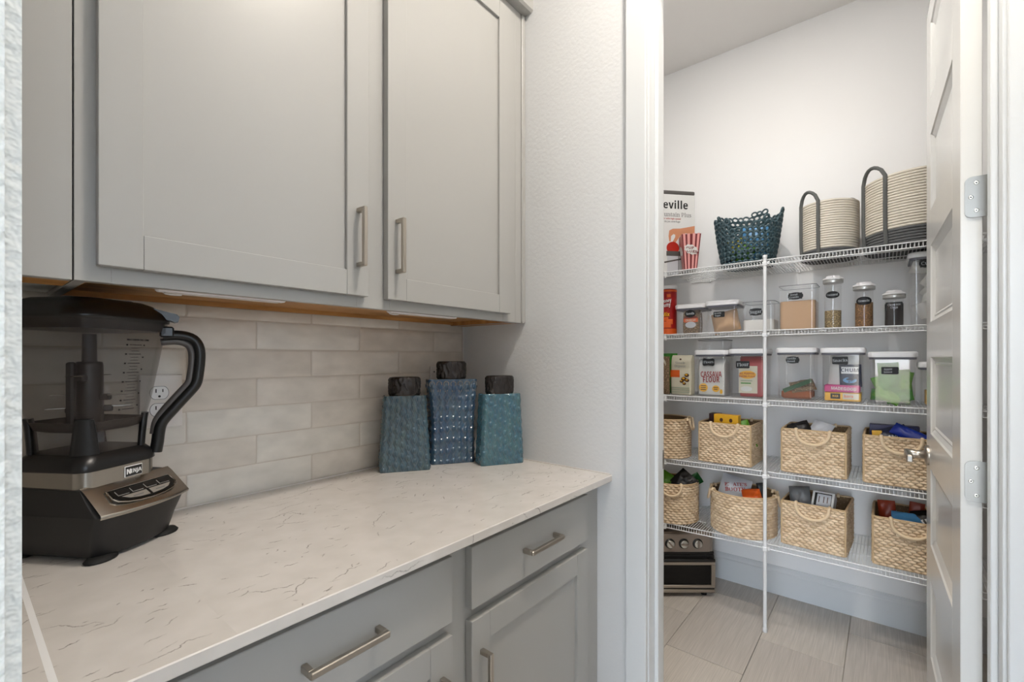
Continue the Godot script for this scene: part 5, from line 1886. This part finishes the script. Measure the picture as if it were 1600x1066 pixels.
	for j in rows:
		var v := (j + 0.6) / rows
		var hh := 0.325 * v
		var rad := bowl_r(v)
		var cell := 0.0268
		var cnt := int(round(TAU * rad / cell))
		for i in cnt:
			var an := TAU * (i + (0.5 if j % 2 else 0.0)) / cnt + rr2.randf_range(-0.02, 0.02)
			var lim := 0.258 + 0.050 * cos(an + 0.68) + 0.030 * cos(an - 0.89) + 0.014 * sin(an * 5.0 + 1.0) + 0.008 * sin(an * 9.0)
			if hh > lim:
				continue
			var size := rr2.randf_range(0.74, 1.0) * (0.55 + 0.45 * smoothstep(0.0, 0.5, v)) * 0.0150
			var nrm := Vector3(cos(an), -0.28, sin(an)).normalized()
			var tan := Vector3(-sin(an), 0, cos(an))
			var upv := nrm.cross(tan).normalized()
			if upv.y < 0: upv = -upv
			var cen := Vector3(cos(an) * rad, hh + rr2.randf_range(-0.002, 0.002), sin(an) * rad)
			var path := []
			for k in 10:
				var t := TAU * k / 10
				path.append(cen + tan * cos(t) * size + upv * sin(t) * size * 0.95)
			ring_tube(rings, path, nrm, 0.0042 + 0.0030 * (1.0 - v))
	part(o, "pierced_wall", rings, M.coral_resin)
	m = MB.new()
	m.lathe([Vector2(0, 0.0), Vector2(0.100, 0.0), Vector2(0.106, 0.004), Vector2(0.1125, 0.022), Vector2(0.108, 0.022), Vector2(0.10, 0.008), Vector2(0, 0.008)], 40)
	part(o, "base", m, M.coral_resin)
	pack("snack_bag", "yellow green packet inside the coral bowl", "bag", Vector3(1.262, y + 0.090, 0.712), Vector3(-12, -60, 12), 0.085, 0.13, 0.03, M.pack_olive, 61, 0.008)
	pack("snack_bag", "olive green packet low in the coral bowl", "bag", Vector3(1.245, y + 0.070, 0.745), Vector3(-20, -85, -40), 0.09, 0.10, 0.03, M.pack_lime, 62, 0.01)
	pack("snack_bag", "blue packet at the left inside of the coral bowl", "bag", Vector3(1.285, y + 0.085, 0.672), Vector3(-6, -50, 5), 0.05, 0.12, 0.03, M.pack_blue, 63, 0.006)
	pack("snack_bag", "pale blue packet standing at the back of the coral bowl", "bag", Vector3(1.325, y + 0.135, 0.790), Vector3(-8, -78, 0), 0.13, 0.17, 0.03, M.pack_sky, 64, 0.006)

	# two coiled rope baskets
	rope_basket("smaller cream rope basket with a grey base and strap handle, top shelf", Vector3(1.318, y, 1.095), 0.140, 0.117, 0.246, 0.030, 23, [[194, 238], [14, 58]])
	rope_basket("larger cream rope basket with a grey base at the right of the top shelf", Vector3(1.325, y, 1.402), 0.200, 0.184, 0.294, 0.070, 26, [[213, 250], [33, 70]])


func bowl_r(v: float) -> float:
	return 0.108 + 0.054 * pow(v, 0.7)


func ring_tube(m: MB, path: Array, nrm: Vector3, r: float) -> void:
	var n := path.size()
	var pts := PackedVector3Array()
	for k in n:
		var d: Vector3 = (path[(k + 1) % n] - path[(k - 1 + n) % n]).normalized()
		var sd := d.cross(nrm).normalized()
		for i in 5:
			var a := -TAU * i / 5
			pts.append(path[k] + (sd * cos(a) + nrm * sin(a) * 1.2) * r)
	m.grid(pts, 5, n, true, null, true)


func rope_basket(label: String, at: Vector3, rx: float, rz: float, h: float, grey: float, coils: int, straps: Array) -> void:
	var o := thing("rope_basket", label, "basket", at, 0, "coiled rope baskets on the top shelf")
	var seg := 64
	var step := h / coils
	for tone in 2:
		var m := MB.new()
		for k in coils:
			var yy := (k + 0.5) * step
			var is_grey := yy < grey
			if is_grey != (tone == 0):
				continue
			var s := 0.965 + 0.035 * smoothstep(0.0, 0.35, yy / h)
			var prof := []
			for i in 6:
				var a := -PI / 2 + PI * i / 5
				prof.append(Vector2(1.0 + cos(a) * step * 0.55 / rx, yy + sin(a) * step * 0.5))
			m.lathe(prof, seg, (rx - step * 0.5) * s, (rz - step * 0.5) * s)
		if tone == 0:
			m.lathe([Vector2(0, 0.001), Vector2(0.95, 0.001)], seg, rx, rz)
		else:
			m.lathe([Vector2(0.985, h), Vector2(0.96, h - 0.004), Vector2(0.93, h * 0.5), Vector2(0.93, 0.01), Vector2(0.0, 0.008)], seg, rx, rz)
		part(o, ["rope_base", "rope_wall"][tone], m, [M.grey_rope, M.cotton_rope][tone], ["coiled grey rope base", "coiled cream rope wall"][tone])
	for st in straps:
		var m := MB.new()
		var path := []
		var e := 0.004
		for s in 2:
			var a := deg_to_rad(st[s])
			var col := []
			for q in [0.004, 0.25 * h, 0.5 * h, 0.75 * h, h]:
				var sc: float = 0.965 + 0.035 * smoothstep(0.0, 0.35, q / h)
				col.append(Vector3(cos(a) * (rx * sc + e), q, sin(a) * (rz * sc + e)))
			if s == 1:
				col.reverse()
				var pa: Vector3 = path[-1]
				var pb: Vector3 = col[0]
				var outv := Vector3(cos(deg_to_rad((st[0] + st[1]) / 2.0)), 0, sin(deg_to_rad((st[0] + st[1]) / 2.0)))
				for k in range(1, 8):
					var u := k / 8.0
					path.append(pa.lerp(pb, u) + Vector3(0, 0.052 * pow(sin(PI * u), 0.6), 0) + outv * 0.012 * sin(PI * u))
			path.append_array(col)
		m.tube(path, 0.0075, 8)
		part(o, "strap_handle", m, M.grey_strap, "grey strap handle")


# ------------------------------------------------------------------ toaster oven on the pantry floor
func toaster_oven() -> void:
	var o := thing("toaster_oven", "taupe steel toaster oven on the pantry floor under the shelves", "oven", Vector3(1.264, 0, 0.343), -50.86)
	var w := 0.42
	var d := 0.29
	var y0 := 0.026
	var y1 := 0.343
	var zf := d / 2
	part(o, "body", block(Vector3(-w / 2, y0, -zf), Vector3(w / 2 - 0.004, y1, zf - 0.012), 0.006), M.taupe_metal)
	for x in [-0.17, 0.165]:
		for z in [-0.10, 0.11]:
			var f := MB.new()
			f.t = Transform3D(Basis.IDENTITY, Vector3(x, 0, z))
			f.lathe([Vector2(0, 0), Vector2(0.014, 0), Vector2(0.016, y0 + 0.002), Vector2(0, y0 + 0.002)], 16)
			part(o, "foot", f, M.soft_black)
	var pn := part(o, "control_panel", block(Vector3(-w / 2 + 0.002, 0.241, zf - 0.012), Vector3(w / 2 - 0.024, 0.336, zf + 0.002), 0.003), M.taupe_metal)
	for k in 4:
		var x := 0.1165 - 0.0735 * k
		var m := MB.new()
		m.t = Transform3D(Basis(Vector3.RIGHT, PI / 2), Vector3(x, 0.287, zf + 0.002))
		m.lathe([Vector2(0.0265, 0.0), Vector2(0.0265, 0.003), Vector2(0.0235, 0.0055), Vector2(0.0205, 0.006), Vector2(0.0205, 0.001)], 28)
		var kn := part(o, "knob", m, M.oven_dark)
		m = MB.new()
		m.t = Transform3D(Basis(Vector3.RIGHT, PI / 2), Vector3(x, 0.287, zf + 0.002))
		m.lathe([Vector2(0.0205, 0.0), Vector2(0.0200, 0.014), Vector2(0.0185, 0.0155), Vector2(0.0, 0.0155)], 28)
		part(kn, "knob_face", m, M.screw_metal, "polished knob face")
		m = MB.new()
		m.t = Transform3D(Basis(Vector3(0, 0, 1), [0.0, 1.45, 0.7, 0.2][k]), Vector3(x, 0.287, zf + 0.0175))
		m.box(Vector3(-0.004, -0.018, 0.0), Vector3(0.004, 0.018, 0.008), 0.001)
		part(kn, "knob_grip", m, M.taupe_metal)
	part(o, "vent_gap", block(Vector3(-w / 2 + 0.004, 0.229, zf - 0.014), Vector3(w / 2 - 0.004, 0.240, zf - 0.004)), M.oven_dark)
	var dr := MB.new()
	var fx := w / 2
	dr.box(Vector3(-fx, 0.050, zf - 0.012), Vector3(fx, 0.066, zf + 0.004), 0.002)
	dr.box(Vector3(-fx, 0.172, zf - 0.012), Vector3(fx, 0.190, zf + 0.004), 0.002)
	dr.box(Vector3(fx - 0.020, 0.066, zf - 0.012), Vector3(fx, 0.172, zf + 0.004), 0.0)
	dr.box(Vector3(-fx, 0.066, zf - 0.012), Vector3(-fx + 0.020, 0.172, zf + 0.004), 0.0)
	var door := part(o, "door", dr, M.brushed_nickel, "steel framed glass door")
	part(door, "window", block(Vector3(-fx + 0.018, 0.064, zf - 0.006), Vector3(fx - 0.018, 0.174, zf - 0.003)), M.oven_glass)
	part(door, "inner_frame", block(Vector3(-fx + 0.004, 0.190, zf - 0.012), Vector3(fx - 0.004, 0.227, zf + 0.001), 0.001), M.oven_dark)
	var hb := MB.new()
	hb.tube([Vector3(-fx + 0.012, 0.206, zf + 0.022), Vector3(fx - 0.012, 0.206, zf + 0.022)], 0.0095, 12, false, 1.0)
	for x in [-fx + 0.03, fx - 0.03]:
		hb.box(Vector3(x - 0.008, 0.198, zf), Vector3(x + 0.008, 0.214, zf + 0.022))
	part(door, "handle", hb, M.black_plastic, "black bar handle")
	part(o, "base_trim", block(Vector3(-fx + 0.001, 0.0255, zf - 0.012), Vector3(fx - 0.001, 0.0425, zf + 0.003), 0.001), M.brushed_nickel)
	part(o, "trim_gap", block(Vector3(-fx + 0.002, 0.0426, zf - 0.013), Vector3(fx - 0.002, 0.0498, zf - 0.003)), M.oven_dark)
	# wire racks show faintly behind the glass: a cavity lies in front of the body panel
	for yy in [0.098, 0.128, 0.152]:
		var rk := MB.new()
		rk.tube([Vector3(-fx + 0.022, yy, zf - 0.0085), Vector3(0.125, yy, zf - 0.0085), Vector3(0.140, yy + 0.010, zf - 0.0085)], 0.0014, 6)
		part(o, "rack_wire", rk, M.steel)
	part(o, "cavity", block(Vector3(-fx + 0.02, 0.066, zf - 0.0118), Vector3(fx - 0.02, 0.172, zf - 0.0105)), M.oven_dark)
